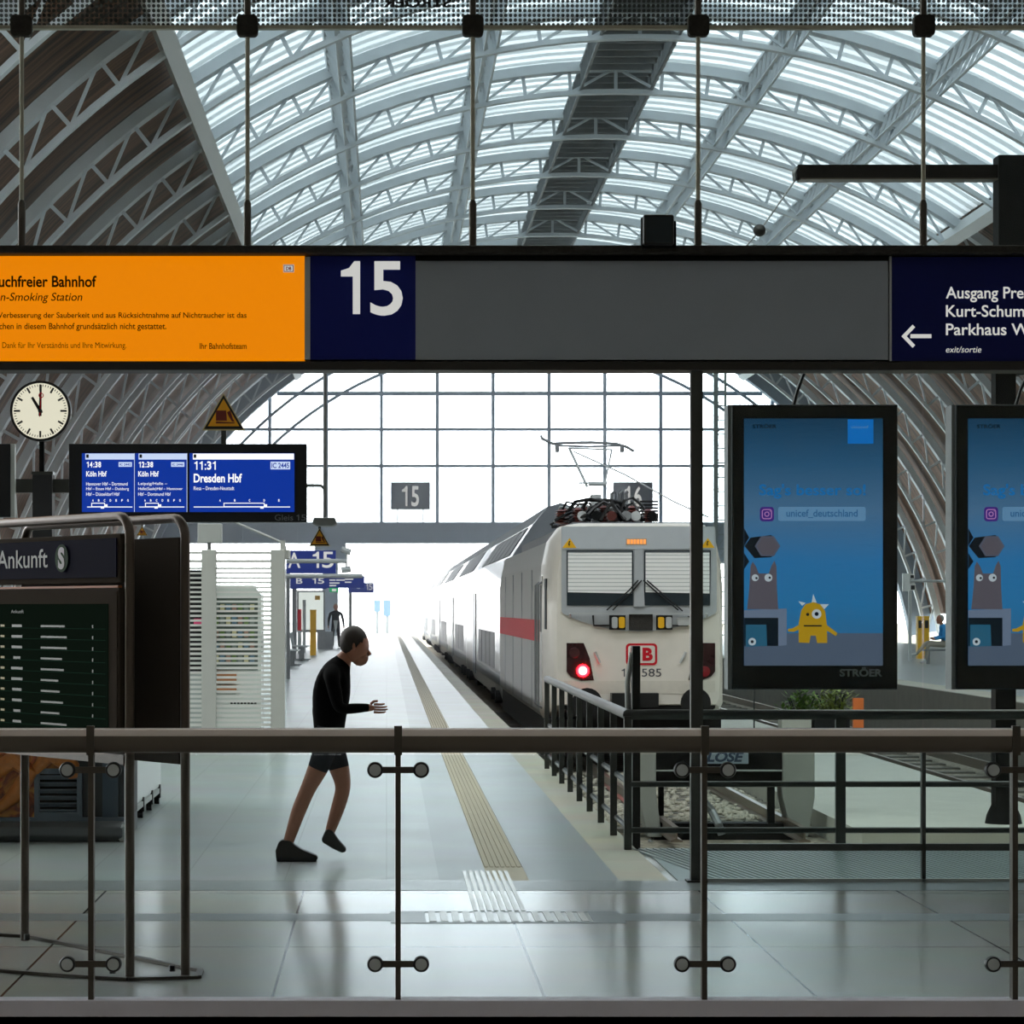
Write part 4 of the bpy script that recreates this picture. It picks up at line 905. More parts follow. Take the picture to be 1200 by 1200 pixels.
# ---- bakery cart behind the stand
DK = 18.2
t = thing('bakery_cart', 'grey bakery cart with a pretzel poster and louvred grille behind the stand', 'food cart', P(40, 985, DK))
m = MB(); m.box(PX(-120, DK), PX(145, DK), DK+.02, DK+1.0, PZ(962, DK), PZ(720, DK)); m.build('body', pm('dark_cart_body', '3A3E42', .5, .2, .1), t)
m = MB(); m.prism([(DK-.06, PZ(986, DK)), (DK-.1, PZ(978, DK)), (DK-.1, PZ(968, DK)), (DK-.04, PZ(962, DK)), (DK+1.0, PZ(962, DK)), (DK+1.0, PZ(986, DK))], (PX(-120, DK), 0, 0), Y3, Z3, (265*DK/F, 0, 0)); m.build('chassis', pm('grey_bumper', '6A6E72', .5, .2), t, bevel=.01)
m = MB(); m.tube([P(143, 968, DK-.09), P(145.5, 973, DK-.07), P(145.5, 981, DK-.07), P(141, 986, DK-.08)], .018, 8); m.build('bumper_end', M['lightgrey'], t)
def pretzel_mat():
    m, nt, out = nodes('bakery_photo'); N = nt.nodes.new; L = nt.links.new
    b = N('ShaderNodeBsdfPrincipled'); b.inputs['Roughness'].default_value = .35; L(b.outputs[0], out.inputs[0])
    tc = N('ShaderNodeTexCoord'); mp = N('ShaderNodeMapping'); mp.inputs['Scale'].default_value = (7, 1, 7); L(tc.outputs['Object'], mp.inputs[0])
    nz = N('ShaderNodeTexNoise'); nz.inputs['Scale'].default_value = .9; nz.inputs['Distortion'].default_value = 1.5; L(mp.outputs[0], nz.inputs['Vector'])
    cr = N('ShaderNodeValToRGB'); e = cr.color_ramp.elements; e[0].position = .3; e[0].color = lin('3A1408'); e[1].position = .75; e[1].color = lin('F0D8B0')
    for p, c in ((.45, '8A3A14'), (.55, 'D08A3A'), (.62, 'B4501C')): x = e.new(p); x.color = lin(c)
    L(nz.outputs['Fac'], cr.inputs[0]); L(cr.outputs[0], b.inputs['Base Color']); return m
m = MB(); m.pbox(-110, 790, 86, 958, DK, .02); ps = m.build('poster', pretzel_mat(), t)
crust = pm('pretzel_crust', 'C87A3A', .3, 0, .3, 30)
m = MB()
pts = [P(x, y, DK-.02) for x, y in ((-30, 930), (-6, 905), (16, 890), (34, 905), (20, 930), (-6, 952))]; m.tube(pts, [.03, .06, .075, .07, .06, .03], 10)
pts = [P(x, y, DK-.02) for x, y in ((40, 905), (55, 884), (74, 886), (84, 900), (86, 912))]; m.tube(pts, [.03, .07, .085, .06, .03], 10); m.build('printed_pretzel', crust, ps, smooth=True)
m = MB(); frame_poly(m, 40, 901, 96, 958, 6, DK-.03, .03); gr = m.build('grille_frame', pm('blue_grey_metal', '6A7480', .5, .3), t)
m = MB()
for i in range(6): m.obox(((PX(46, DK)+PX(90, DK))/2, DK-.012, PZ(911+i*8, DK)), (22*DK/F, 0, 0), (0, .012, -.012), (0, .002, .004))
m.build('grille_slats', bpy.data.materials['blue_grey_metal'], gr)
m = MB(); m.pbox(46, 907, 90, 952, DK-.003, .004); m.build('grille_back', M['blackmetal'], gr)
m = MB(); m.pbox(120, 800, 138, 960, DK-.02, .05); m.build('corner_post', pm('blue_grey_post', '4A5866', .45, .2), t)
m = MB(); m.pbox(-120, 958, 145, 962.5, DK-.03, .05); m.build('ledge', bpy.data.materials['blue_grey_metal'], t)

# ---- white counter on castors beside the cart
t = thing('white_counter', 'tall white cabinet on small black castors seen between the stand legs', 'cabinet', (-2.3, 20.4, 0))
m = MB(); m.box(-2.72, -1.86, 19.32, 21.8, .13, 1.95); m.build('body', M['white'], t, bevel=.02)
m = MB(); m.box(-2.73, -1.855, 19.28, 21.82, .09, .13); m.build('plinth', M['lightgrey'], t)
for y in (19.45, 20.2, 20.95, 21.65):
    m = MB(); m.cyl((-1.9, y, .045), (-1.86, y, .045), .045, 12); m.box(-1.9, -1.85, y-.03, y+.03, .05, .16); m.build('castor', M['black'], t)

# ---- clock, departure monitors and their column
DD = 22.0
t = thing('display_column', 'dark square column with a cross arm for monitors and clock', 'column', (PX(49, DD), DD, 0))
m = MB(); m.pbox(38, 553, 61, 700, DD-.02, .18); m.box(PX(38, DD), PX(61, DD), DD-.02, DD+.16, 0, PZ(690, DD)); m.build('shaft', pm('dark_grey_column', '2A2C30', .5, .2), t)
m = MB(); m.pbox(37, 552.5, 62, 556, DD-.03, .2); m.build('cap', M['rail_dark'], t)
m = MB(); m.box(PX(-60, DD), PX(86, DD), DD+.05, DD+.12, PZ(577, DD), PZ(561, DD)); m.build('cross_arm', M['rail_dark'], t)
t = thing('station_clock', 'round station clock with a white face on the dark column', 'clock', P(48, 553, DD))
c = P(48, 482, DD); u = DD/F
m = MB(); m.lathe([(.004, 0), (34.5*u, 0), (35.5*u, .02), (35.5*u, .12), (.004, .12)], c+Y3*.08, (0, -1, 0), 48); m.build('case', M['black'], t, smooth=True)
m = MB(); m.lathe([(.003, 0), (32.6*u, 0), (.003, .002)], c-Y3*.041, (0, -1, 0), 48); m.build('dial', em('warm_dial', 'F4F0D8', .78), t)
m = MB()
for i in range(60):
    a = math.radians(6*i); r0 = 23.5 if i % 15 == 0 else (24 if i % 5 == 0 else 28.5); w = 2.2 if i % 5 == 0 else .8
    d = Vector((math.sin(a), 0, math.cos(a))); s_ = Vector((math.cos(a), 0, -math.sin(a)))
    m.obox(c-Y3*.045+d*(r0+31)/2*u, d*(31-r0)/2*u, s_*w/2*u, (0, .001, 0))
m.build('minute_marks', M['black'], t)
def hand(a, L0, L1, w0, w1, off, name):
    a = math.radians(a); d = Vector((math.sin(a), 0, math.cos(a))); s_ = Vector((math.cos(a), 0, -math.sin(a)))
    m = MB(); m.prism([(-w0/2, -L0), (w0/2, -L0), (w1/2, L1), (-w1/2, L1)], c-Y3*off, s_*u, d*u, (0, .002, 0)); m.build(name, M['black'], t)
hand(-31, 3, 18.5, 4, 3, .05, 'hour_hand'); hand(1.5, 6, 30.5, 3.6, 2.2, .054, 'minute_hand')
a = math.radians(4); m = MB(); d = Vector((math.sin(a), 0, math.cos(a))); m.bar(c-Y3*.058-d*7*u, c-Y3*.058+d*22*u, .007, .002, up=(0, 1, 0))
pts = [c-Y3*.058+d*18*u+Vector((2.6*u*math.cos(k/16*6.283), 0, 2.6*u*math.sin(k/16*6.283))) for k in range(16)]; m.tube(pts, .004, 5, closed=True); m.build('second_hand', M['red'], t)
m = MB(); m.lathe([(.002, 0), (2.5*u, 0), (2.5*u, .01), (.002, .012)], c-Y3*.05, (0, -1, 0), 14); m.build('hub', M['black'], t)
m = MB(); m.pbox(46, 516, 51.5, 553, DD+.0, .05); m.build('stem', M['blackmetal'], t)

def monitor(label, x0, y0, x1, y1, D, rim=None):
    t = thing('departure_monitor', label, 'display', P((x0+x1)/2, y1, D), 0, 'departure monitors')
    m = MB(); m.pbox(x0, y0, x1, y1, D-.06, .11); m.build('housing', pm('black_monitor_housing', '0B0F16', .4, 0, .1) if 'black_monitor_housing' not in bpy.data.materials else bpy.data.materials['black_monitor_housing'], t, bevel=.006)
    return t
t = monitor('wide blue departure monitor showing 11:31 Dresden Hbf', 80.5, 520, 359.5, 612, DD)
DM = DD-.062
b_ = em('led_blue', '0A349C', .9); w_ = em('led_white', 'FFFFFF', 1.0); p_ = em('led_pale', 'C4D4F2', 1.0)
LT = []
for nm, x0, x1 in (('left_screen', 96, 157.8), ('middle_screen', 158.4, 219.4), ('right_screen', 222, 345)):
    m = MB(); m.pbox(x0, 531, x1, 600, DM-.002, .002); o = m.build(nm, b_, t)
    m = MB(); m.pbox(max(x0, x0+4 if x0 > 90 else x0), 531.5, x1-.5, 538.5, DM-.004, .002)
    if x0 < 200: m.pbox(x1-.6, 531, x1, 600, DM-.004, .002)
    m.build('header_bar', p_ if x0 < 200 else w_, o); m = MB(); m.pbox(x0+5, 532.5, x0+8, 536.5, DM-.006, .001); m.build('header_icon', M['black'], o); LT.append(o)
def led(o, items, mat=w_):
    m = MB()
    for it in items: m.ptext(it[0], *it[1:5], DM-.005, **(it[5] if len(it) > 5 else {}))
    m.build('lettering', mat, o)
bb = dict(bold=.02)
def stops(m, x0, x1, n, y):
    for i in range(n): m.ptext('ABCDEFG'[i], x0+(x1-x0)*i/(n-1), y, x0+(x1-x0)*i/(n-1)+1.8, y+2.8, DM-.005, bold=.03)
def traindiag(o, lx0, lx1, ty, bx0, bx1, n, sx0, sx1):
    m = MB(); m.pbox(lx0, ty+7.6, lx1, ty+8.6, DM-.005, .002); frame_poly(m, bx0, ty+3.2, bx1, ty+8.2, .9, DM-.0055, .002); m.pbox(bx1, ty+5, bx1+3, ty+8.2, DM-.005, .002); m.pbox(bx1-5, ty+8.2, bx1-1, ty+10, DM-.005, .002)
    stops(m, sx0, sx1, n, ty-1); m.build('platform_diagram', w_, o)
def digits(m, s, x0, y0, x1, y1):
    """time in evenly spaced figures"""
    n = len(s); w = (x1-x0)/(n-.45); x = x0
    for ch in s:
        if ch == ':': m.pbox(x+w*.15, y0+(y1-y0)*.3, x+w*.38, y0+(y1-y0)*.5, DM-.005, .001); m.pbox(x+w*.15, y0+(y1-y0)*.8, x+w*.38, y1, DM-.005, .001); x += w*.55; continue
        if ch == '1': one(m, x+w*.12, y0, x+w*.72, y1, DM-.005)
        else: m.ptext(ch, x+w*.04, y0, x+w*.86, y1, DM-.005, bold=.03)
        x += w
def tm(o, s, *a):
    m = MB(); digits(m, s, *a); m.build('departure_time', w_, o)
tm(LT[0], '14:38', 101, 541, 119, 547.8); tm(LT[1], '12:38', 162, 541, 180, 547.8); tm(LT[2], '11:31', 227, 540.5, 254.5, 550.5)
led(LT[0], [('Köln Hbf', 101, 552, 125, 558.5, bb), ('Hannover Hbf – Dortmund', 101, 565, 149.5, 569), ('Hbf – Essen Hbf – Duisburg', 101, 571, 151, 575.4), ('Hbf – Düsseldorf Hbf', 101, 577, 140, 581)])
led(LT[1], [('Köln Hbf', 162, 552, 186, 558.5, bb), ('Leipzig/Halle –', 162, 565, 196, 569.3), ('Halle(Saale)Hbf – Hannover', 162, 571, 214, 575.3), ('Hbf – Dortmund Hbf', 162, 577, 200, 581)])
led(LT[2], [('Dresden Hbf', 227, 555, 283.5, 565.5, dict(bold=.025)), ('Riesa – Dresden-Neustadt', 227, 570, 274.5, 574.3)])
traindiag(LT[0], 102, 155, 586, 107, 123, 7, 108, 149); traindiag(LT[1], 163, 216, 586, 170, 186, 7, 169, 210); traindiag(LT[2], 227, 340, 586, 262, 310, 5, 257, 326)
for o, a, s in ((LT[0], (139, 541.5, 154.5, 547), 'IC 2442'), (LT[1], (200.5, 541.5, 216, 547), 'IC 2446'), (LT[2], (317, 541, 340, 550), 'IC 2445')):
    m = MB(); m.pbox(*a, DM-.004, .002); bdg = m.build('train_badge', p_, o)
    m = MB(); m.ptext(s, a[0]+1.2, a[1]+1.4, a[2]-1.2, a[3]-1.4, DM-.0065, bold=.02); m.build('badge_lettering', b_, bdg)
m = MB(); m.ptext('Gleis', 322, 603, 343.5, 610, DM-.003); one(m, 347.5, 603, 350.5, 610, DM-.003); m.ptext('5', 353, 603, 358.5, 610, DM-.003); m.build('platform_name', pm('grey_housing_print', '7A7E86', .5), t)
t = monitor('dark edge of a second monitor cut off by the left border', -80, 520, 12, 606, DD)
m = MB(); m.pbox(12.3, 520, 17, 606, DD-.04, .09); m.build('side_rail', M['lightgrey'], t)

def warn(label, px, py, w, D, mount, name='warning_sign', mat='F0A81E', s=1):
    t = thing(name, label, 'warning sign', P(px, py+w*.45, D), 0, 'yellow triangular warning signs')
    h = w*.87
    tri = lambda k, dy=0: [(px, py-h*.58*k+dy), (px+w/2*k, py+h*.42*k+dy), (px-w/2*k, py+h*.42*k+dy)]
    m = MB(); m.pprism(tri(1.0), D-.01, .02); b = m.build('border', pm('pale_sign_rim', 'D8C890', .5) if 'pale_sign_rim' not in bpy.data.materials else bpy.data.materials['pale_sign_rim'], t)
    m = MB(); m.pprism(tri(.92), D-.014, .004); m.build('black_triangle', M['black'], t)
    m = MB(); m.pprism(tri(.74, 0), D-.018, .004); m.build('yellow_face', pm('amber_sign_face', mat, .5) if 'amber_sign_face' not in bpy.data.materials else bpy.data.materials['amber_sign_face'], t)
    e = w/50
    m = MB(); m.pprism([(px-9*e, py-5*e), (px+3*e, py-5*e), (px+4*e, py+7*e), (px-9*e, py+7*e)], D-.022, .003); m.pprism([(px+4*e, py-3*e), (px+8*e, py-5*e), (px+11*e, py+5*e), (px+13*e, py+8*e), (px+10*e, py+8*e), (px+6*e, py+2*e)], D-.022, .003); m.pprism([(px-9*e, py+8*e), (px+13*e, py+9*e), (px+13*e, py+10.2*e), (px-9*e, py+10.2*e)], D-.022, .003); m.build('pictogram', pm('dark_red_pictogram', '6A2014', .5) if 'dark_red_pictogram' not in bpy.data.materials else bpy.data.materials['dark_red_pictogram'], t)
    m = MB(); m.box(PX(px-w*.06, D), PX(px+w*.06, D), D+.012, D+.03, PZ(mount, D), PZ(py, D)); m.build('bracket', M['rail_dark'], t)
    return t
warn('yellow warning triangle standing on top of the blue departure monitor', 262, 486, 50, DD, 520)
# rod with a box fixture right of the monitor
t = thing('hanging_fixture', 'grey fixture on a vertical rod at the right end of the departure monitor', 'fixture', P(381, 617, DD))
m = MB(); m.tube([P(381, 400, DD), P(381, 606, DD)], .013, 8); m.tube([P(358, 569, DD), P(376, 569, DD), P(380, 573, DD), P(381, 580, DD)], .014, 8); m.build('rod', M['greymetal'], t)
m = MB(); m.prism([(PX(366, DD), PZ(614, DD)), (PX(368, DD), PZ(607, DD)), (PX(393, DD), PZ(607, DD)), (PX(395, DD), PZ(614, DD)), (PX(390, DD), PZ(617, DD)), (PX(372, DD), PZ(617, DD))], (0, DD-.12, 0), X3, Z3, (0, .25, 0)); m.build('box', M['greymetal'], t, bevel=.01)
warn('small yellow warning triangle hanging just above the A 15 sign', 374.5, 631, 25, DD, 609)
warn('tiny yellow warning triangle peeping over the brown stand panel', 166.5, 623, 13, DD, 611)

# ---- glass shelter with white slats
DH = 31.2
t = thing('waiting_shelter', 'glass shelter with white horizontal slats and pale posts on the platform', 'shelter', P(280, 872, DH))
pw = pm('pale_grey_post', 'C6C9C6', .45, .1, .05)
zt = PZ(644, DH)
for x0, x1, d in ((236, 253, 0), (317, 333.5, 0), (176, 184, 0)):
    m = MB(); D = DH+d; m.box(PX(x0, D), PX(x1, D), D, D+.16, 0, zt); o = m.build('post', pw, t, bevel=.01)
m = MB(); m.box(PX(120, DH), PX(334, DH), DH+.03, DH+.1, PZ(649, DH), PZ(646.5, DH)); m.box(PX(120, DH), PX(334, DH), DH+.03, DH+.1, PZ(659, DH), PZ(656, DH)); m.build('top_rail', pw, t)
def slat_pat(x0, x1, nm):
    m = MB()
    for i in range(36):
        y = 666+i*5.55
        m.box(PX(x0, DH), PX(x1, DH), DH+.07, DH+.08, PZ(y+1.1+min(1.2, i*.035), DH), PZ(y-1.1, DH))
    return m.build(nm, M['white'], t)
slat_pat(120, 236, 'slats'); slat_pat(253, 317, 'slats')
for x0, x1 in ((120, 236), (253, 317)):
    m = MB(); m.box(PX(x0, DH), PX(x1, DH), DH+.09, DH+.1, .05, PZ(660, DH)); m.build('glass_pane', M['clear'], t)
m = MB(); m.box(PX(332, DH), PX(332, DH)+.012, DH+.16, DH+.7, .05, zt-.1); m.build('side_pane', M['clear'], t)
m = MB(); m.box(PX(333, DH)-.02, PX(333, DH)+.05, DH+.1, DH+.75, zt-.1, zt); m.build('side_rail', pw, t)
t = thing('cabinet_speaker', 'white box on top of the left shelter post', 'box', P(245, 644, DH)); m = MB(); m.pbox(231.5, 613.5, 259.5, 636, DH+.02, .2); m.build('box', M['lightgrey'], t, bevel=.01)
m = MB(); m.pbox(243, 636, 247, 644, DH+.06, .05); m.build('stem', M['greymetal'], t)
t = thing('stay_rod', 'thin diagonal rod rising left from the right shelter post', 'rod', P(331, 640, DH)); m = MB(); m.tube([P(331, 644, DH+.1), P(331, 636, DH+.1), P(280, 614, DH+.1), P(236, 594, DH+.1)], .014, 6); m.build('rod', M['lightgrey'], t); m = MB(); m.pbox(328.5, 633, 334, 644, DH+.04, .1); m.build('clamp', pw, t)
# snack machine and goods in the shelter
DV = 33.5
t = thing('snack_machine', 'white-framed vending machine behind the shelter slats', 'vending machine', P(280, 862, DV))
m = MB(); m.prism([(PX(240, DV), 0), (PX(306, DV), 0), (PX(306, DV), PZ(697, DV)), (PX(297, DV), PZ(686, DV)), (PX(240, DV), PZ(686, DV))], (0, DV, 0), X3, Z3, (0, .7, 0)); m.build('body', M['white'], t)
m = MB(); m.pbox(240, 701, 302, 785, DV-.012, .01); gl = m.build('display_window', pm('grey_green_interior', '5E6A62', .3), t)
rr = random.Random(11); cols = [pm('snack_'+c, h, .5) for c, h in (('green', '6E8A4A'), ('cream', 'D8CCA0'), ('rose', 'B08A7A'), ('grey', '8A948E'), ('blue', '6A8AA0'))]
for k, c_ in enumerate(cols):
    m = MB()
    for r in range(5):
        for i in range(8):
            if (i*3+r*2) % 5 == k: m.pbox(244+i*7, 708+r*15, 249+i*7, 717+r*15, DV-.03, .02)
    m.build('snack_row', c_, gl)
m = MB(); m.pbox(253, 789, 277, 800, DV-.05, .04); m.pbox(253, 803, 277, 811, DV-.05, .04); m.build('orange_slot', pm('terracotta_panel', 'C07A4E', .5), t)
m = MB()
for i in range(8): m.pbox(270+i*4, 822, 272.5+i*4, 825, DV-.02, .02)
m.build('button_row', M['under'], t)
t = thing('dark_machine', 'black cabinet with a pink sticker behind the left slats', 'cabinet', P(200, 862, DV)); m = MB(); m.pbox(170, 668, 238, 790, DV-.3, .8); m.build('body', M['black'], t); m = MB(); m.box(PX(170, DV-.3), PX(238, DV-.3), DV-.3, DV+.5, 0, PZ(790, DV-.3)); m.build('base', M['lightgrey'], t)
m = MB(); m.pbox(227, 725, 237.5, 734, DV-.31, .008); m.build('sticker', pm('pink_sticker', 'E84A80', .5), t)

# ================================================================== FARTHER ALONG THE PLATFORM
def psign(label, x0, y0, x1, y1, D, letter, lx, tx, extra=()):
    t = thing('platform_sign', label, 'sign', P((x0+x1)/2, y1, D), 0, 'blue platform section signs')
    m = MB(); m.pbox(x0, y0, x1, y1, D, .2); m.build('face', M['blue_sign'], t)
    m = MB(); m.ptext(letter, *lx, D-.01, bold=.01); x, y, a, b = tx; w = a-x
    one(m, x, y, x+w*.3, b, D-.01); m.ptext('5', x+w*.45, y, a, b, D-.01, bold=.01)
    for e in extra: m.ptext(e[0], *e[1:5], D-.01)
    m.build('lettering', M['white_letters'], t)
    sx = {60: 336.5, 84: 344.5, 112: 410.5}[D]
    m = MB(); m.box(PX(sx, D)-.06, PX(sx, D)+.06, D+.05, D+.17, 0, PZ(y1-1, D)); m.build('support_post', M['greymetal'], t); return t
def pole_arm(label, px, D, ytop, arms, cat='post', th=.09, name='signal_post'):
    t = thing(name, label, cat, (PX(px, D), D, 0))
    m = MB(); m.box(PX(px, D)-th/2, PX(px, D)+th/2, D-th/2, D+th/2, 0, PZ(ytop, D)); m.build('pole', M['lightgrey'], t)
    for y, x1 in arms:
        m = MB(); m.tube([P(px, y, D), P(x1, y, D)], .05*D/60, 8); m.build('arm', M['lightgrey'], t)
    return t
t_=psign('large blue sign reading A 15, nearest of the platform section signs', 331.5, 645, 393.5, 672, 60, 'A', (337.5, 647.5, 352, 665.5), (366.5, 646.5, 391, 665.5))
t_=psign('blue sign reading B 15, directly beneath the A 15 sign', 340, 677.5, 383, 690, 84, 'B', (347, 677.5, 354.5, 682.5+1.5), (366, 677.5, 380, 684))
t = thing('platform_sign', 'blue sign with small white text right of the B 15 sign', 'sign', P(405, 690, 84), 0, 'blue platform section signs')
m = MB(); m.pbox(383.2, 675, 427, 689, 84, .2); m.build('face', M['blue_sign'], t); m = MB()
for i, (x, y, w) in enumerate(((386, 679, 7), (394, 679, 10), (386, 682.5, 12), (386, 685.5, 8), (404, 678, 10), (404, 681.5, 8))): m.pbox(x, y, x+w, y+1.5, 83.98, .01)
m.build('text_lines', M['white_letters'], t)
t_=psign('smallest blue sign, last of the row toward the bright end', 408, 683, 438, 694.5, 112, 'C', (417, 685, 422, 690), (429, 684, 436.5, 691.5))
t = thing('emergency_exit_sign', 'small green exit sign under the blue signs', 'sign', P(391, 694, 84)); m = MB(); m.pbox(386, 688.8, 396.5, 694, 84, .1); m.build('face', em('green_exit_face', '2EB070', .7), t); m = MB(); m.pbox(389, 690, 394, 693, 83.98, .01); m.build('pictogram', M['white_letters'], t)
t = pole_arm('pale post with two camera arms beside the A 15 sign', 333, 58, 640, [(657.5, 407), (675, 425)])
for i, (px, py, sx) in enumerate(((405, 645.5, 1), (405, 667, -1))):
    c = thing('security_camera', ('white security camera above' if i == 0 else 'white security camera below')+' the long arm in front of the A 15 sign', 'camera', P(px, py+3, 58), 0, 'security cameras')
    m = MB(); a, b = P(px-5, py-2 if i == 0 else py+1, 58), P(px+6, py+2 if i == 0 else py, 58); m.tube([a, b], .07, 10); m.build('housing', M['lightgrey'], c)
    m = MB(); m.tube([P(406, py, 58), P(406, 657.5, 58)], .02, 6); m.build('bracket', M['lightgrey'], c)
t = thing('yellow_pillar', 'slim yellow pillar standing on the left platform', 'pillar', (PX(367, 90), 90, 0)); m = MB(); m.box(PX(363.5, 90), PX(370.5, 90), 89.9, 90.1, 0, PZ(715, 90)); m.build('shaft', M['yellow'], t); m = MB(); m.box(PX(363.3, 90), PX(370.7, 90), 89.88, 90.12, PZ(717, 90), PZ(714.5, 90)); m.build('cap', M['yellow'], t)
for i, (px, w, y0, y1, D) in enumerate(((344, 3, 715, 742, 88), (351, 4.2, 714, 739, 93))):
    t = thing('red_pillar', ('slim darker red panel left of the bright red one' if i == 0 else 'bright red panel just left of the yellow pillar'), 'panel', (PX(px, D), D, 0)); m = MB(); m.box(PX(px-w/2, D), PX(px+w/2, D), D-.06, D+.06, PZ(y1, D), PZ(y0, D)); m.build('panel', M['red'], t); m = MB(); m.box(PX(px-w/2, D), PX(px+w/2, D), D-.06, D+.06, 0, PZ(y1, D)); m.build('foot', M['lightgrey'], t)
for i, px in enumerate((356.5, 346)):
    t = thing('platform_post', ('grey round post between the red panel and poster case' if i == 0 else 'pale round post beside the shelter corner'), 'post', (PX(px, 96), 96, 0)); m = MB(); m.cyl((PX(px, 96), 96, 0), (PX(px, 96), 96, PZ(690 if i else 703, 96)), .06, 10); m.build('shaft', M['lightgrey'], t)
t = thing('poster_case', 'lit white poster case in a grey frame on the platform', 'poster case', (PX(363, 104), 104, 0))
m = MB(); m.box(PX(348, 104), PX(381, 104), 104, 104.25, PZ(741, 104), PZ(692, 104)); m.build('frame', M['greymetal'], t)
m = MB(); m.pbox(350, 694, 379, 738, 103.98, .02); pp = m.build('poster', em('lit_poster', 'E8F2EC', .9), t)
m = MB(); m.pbox(369, 698, 375, 703, 103.96, .01); m.build('poster_print', pm('poster_orange', 'F0C060', .5), pp)
m = MB(); m.box(PX(372, 104), PX(390, 104), 103.9, 104.4, 0, PZ(740, 104)); m.build('plinth', M['greymetal'], t)
def bench(label, x, y, L=1.8, seats=3):
    t = thing('wire_bench', label, 'bench', (x, y, 0), 0, 'wire seats on the platform')
    m = MB()
    for i in range(seats):
        y0 = y-L/2+i*L/seats
        m.tube([(x-.25, y0+.05, .45), (x+.2, y0+.05, .43), (x+.2, y0+L/seats-.05, .43), (x-.25, y0+L/seats-.05, .45), (x-.32, y0+L/seats-.05, .85), (x-.32, y0+.05, .85)], .018, 6, closed=True)
        for k in range(5):
            yy = y0+.1+k*(L/seats-.2)/4; m.tube([(x+.2, yy, .43), (x-.25, yy, .45), (x-.32, yy, .85)], .008, 4)
    m.build('wire_seats', M['lightgrey'], t)
    for yy in (y-L/2+.2, y+L/2-.2):
        m = MB(); m.box(x-.05, x+.05, yy-.04, yy+.04, 0, .42); m.box(x-.25, x+.25, yy-.04, yy+.04, 0, .03); m.build('leg', M['greymetal'], t)
bench('wire bench nearest to the shelter', PX(342, 74), 74); bench('wire bench beside the yellow pillar', PX(354, 82), 81.5, 2.4, 4)
for i, (x0, x1) in enumerate(((438, 446), (449.5, 458))):
    t = thing('far_board', ('left' if i == 0 else 'right')+'-hand one of two small blue boards at the bright far end', 'board', (PX((x0+x1)/2, 170), 170, 0)); m = MB(); m.pbox(x0, 703.5, x1, 717 if i == 0 else 722, 170, .3); m.build('board', pm('pale_blue_board', '8FB0DC', .5) if i == 0 else bpy.data.materials['pale_blue_board'], t); m = MB(); m.box(PX((x0+x1)/2, 170)-.1, PX((x0+x1)/2, 170)+.1, 170.05, 170.2, 0, PZ(716, 170)); m.build('post', M['lightgrey'], t)
# track number boards hung in the gable glazing
for px, s, nm in ((481, '15', 'dark board with white track number 15 hanging in the gable glazing'), (742, '16', 'dark board with white track number 16 behind the pantograph')):
    D = 154.2; t = thing('track_number_board', nm, 'sign', P(px, 597, D), 0, 'track number boards')
    m = MB(); m.pbox(px-23, 565, px+23, 597, D, .3); m.build('board', pm('dark_slate_board', '252D38', .5) if s == '15' else bpy.data.materials['dark_slate_board'], t)
    m = MB(); one(m, px-10, 569.5, px-3.5, 593, D-.03); m.ptext(s[1], px+1, 569.5, px+10, 593.5, D-.03, bold=.02); m.build('lettering', M['white_letters'], t)
    m = MB()
    for a in (-15, 15): m.box(PX(px+a, D)-.04, PX(px+a, D)+.04, D+.1, D+.2, 6.5, PZ(596, D))
    m.build('hanger', M['trussdark'], t)

# ================================================================== RIGHT SIDE
DA = 31.4; xm = PX(1176, DA)
t = thing('catenary_mast', 'black mast with a long horizontal arm at the upper right', 'mast', (xm, DA, -.95))
m = MB(); m.box(xm-.12, xm+.12, DA-.12, DA+.12, -.95, PZ(436, DA)); m.box(PX(1167, DA), PX(1197, DA), DA-.15, DA+.15, PZ(440, DA), PZ(184, DA)); m.build('shaft', M['blackmetal'], t)
m = MB(); m.lathe([(.22, 0), (.2, .1), (.13, .25), (.12, .6), (.15, .8), (.12, 1.0)], (xm, DA, -.95), (0, 0, 1), 16); m.build('foot', M['blackmetal'], t, smooth=True)
m = MB(); m.box(PX(934, DA), PX(1170, DA), DA-.1, DA+.1, PZ(210.5, DA), PZ(194.5, DA)); m.build('arm', pm('brown_black_arm', '12100F', .7, 0, .3, 20, spec=.08), t)
m = MB(); m.box(PX(936, DA), PX(1168, DA), DA-.12, DA+.12, PZ(212, DA), PZ(210.5, DA)); m.build('arm_flange', M['steel_dark'], t)
m = MB(); m.tube([P(934, 197, DA), P(931, 203, DA), P(932, 212, DA)], .03, 8); m.build('end_hook', M['greymetal'], t)
t = thing('tensioning_weight', 'dark ball hanging on a slanting wire from the mast arm', 'insulator', P(890, 277, DA))
m = MB(); m.ball(P(890, 270, DA), .075, 16, 10); m.build('ball', M['black'], t, smooth=True); m = MB(); m.tube([P(932, 211, DA), P(895, 264, DA)], .011, 6); m.tube([P(886, 275, DA), P(855, 312, DA)], .011, 6); m.build('wire', M['greymetal'], t)
t = thing('lattice_mast', 'slender lattice mast left of the whole advertising screen', 'mast', (PX(845, 120), 120, 0))
m = MB()
for px in (837.5, 840, 850):
    x = PX(px, 120); m.box(x-.05, x+.05, 119.95, 120.05, 0, PZ(436, 120))
for i in range(18): z = .4+i*.65; m.bar((PX(840, 120), 120, z), (PX(850, 120), 120, z+.0), .06); m.bar((PX(840, 120), 120, z), (PX(850, 120), 120, z+.6), .03)
m.build('lattice', pm('grey_green_steel', '7A8682', .6, .2), t)
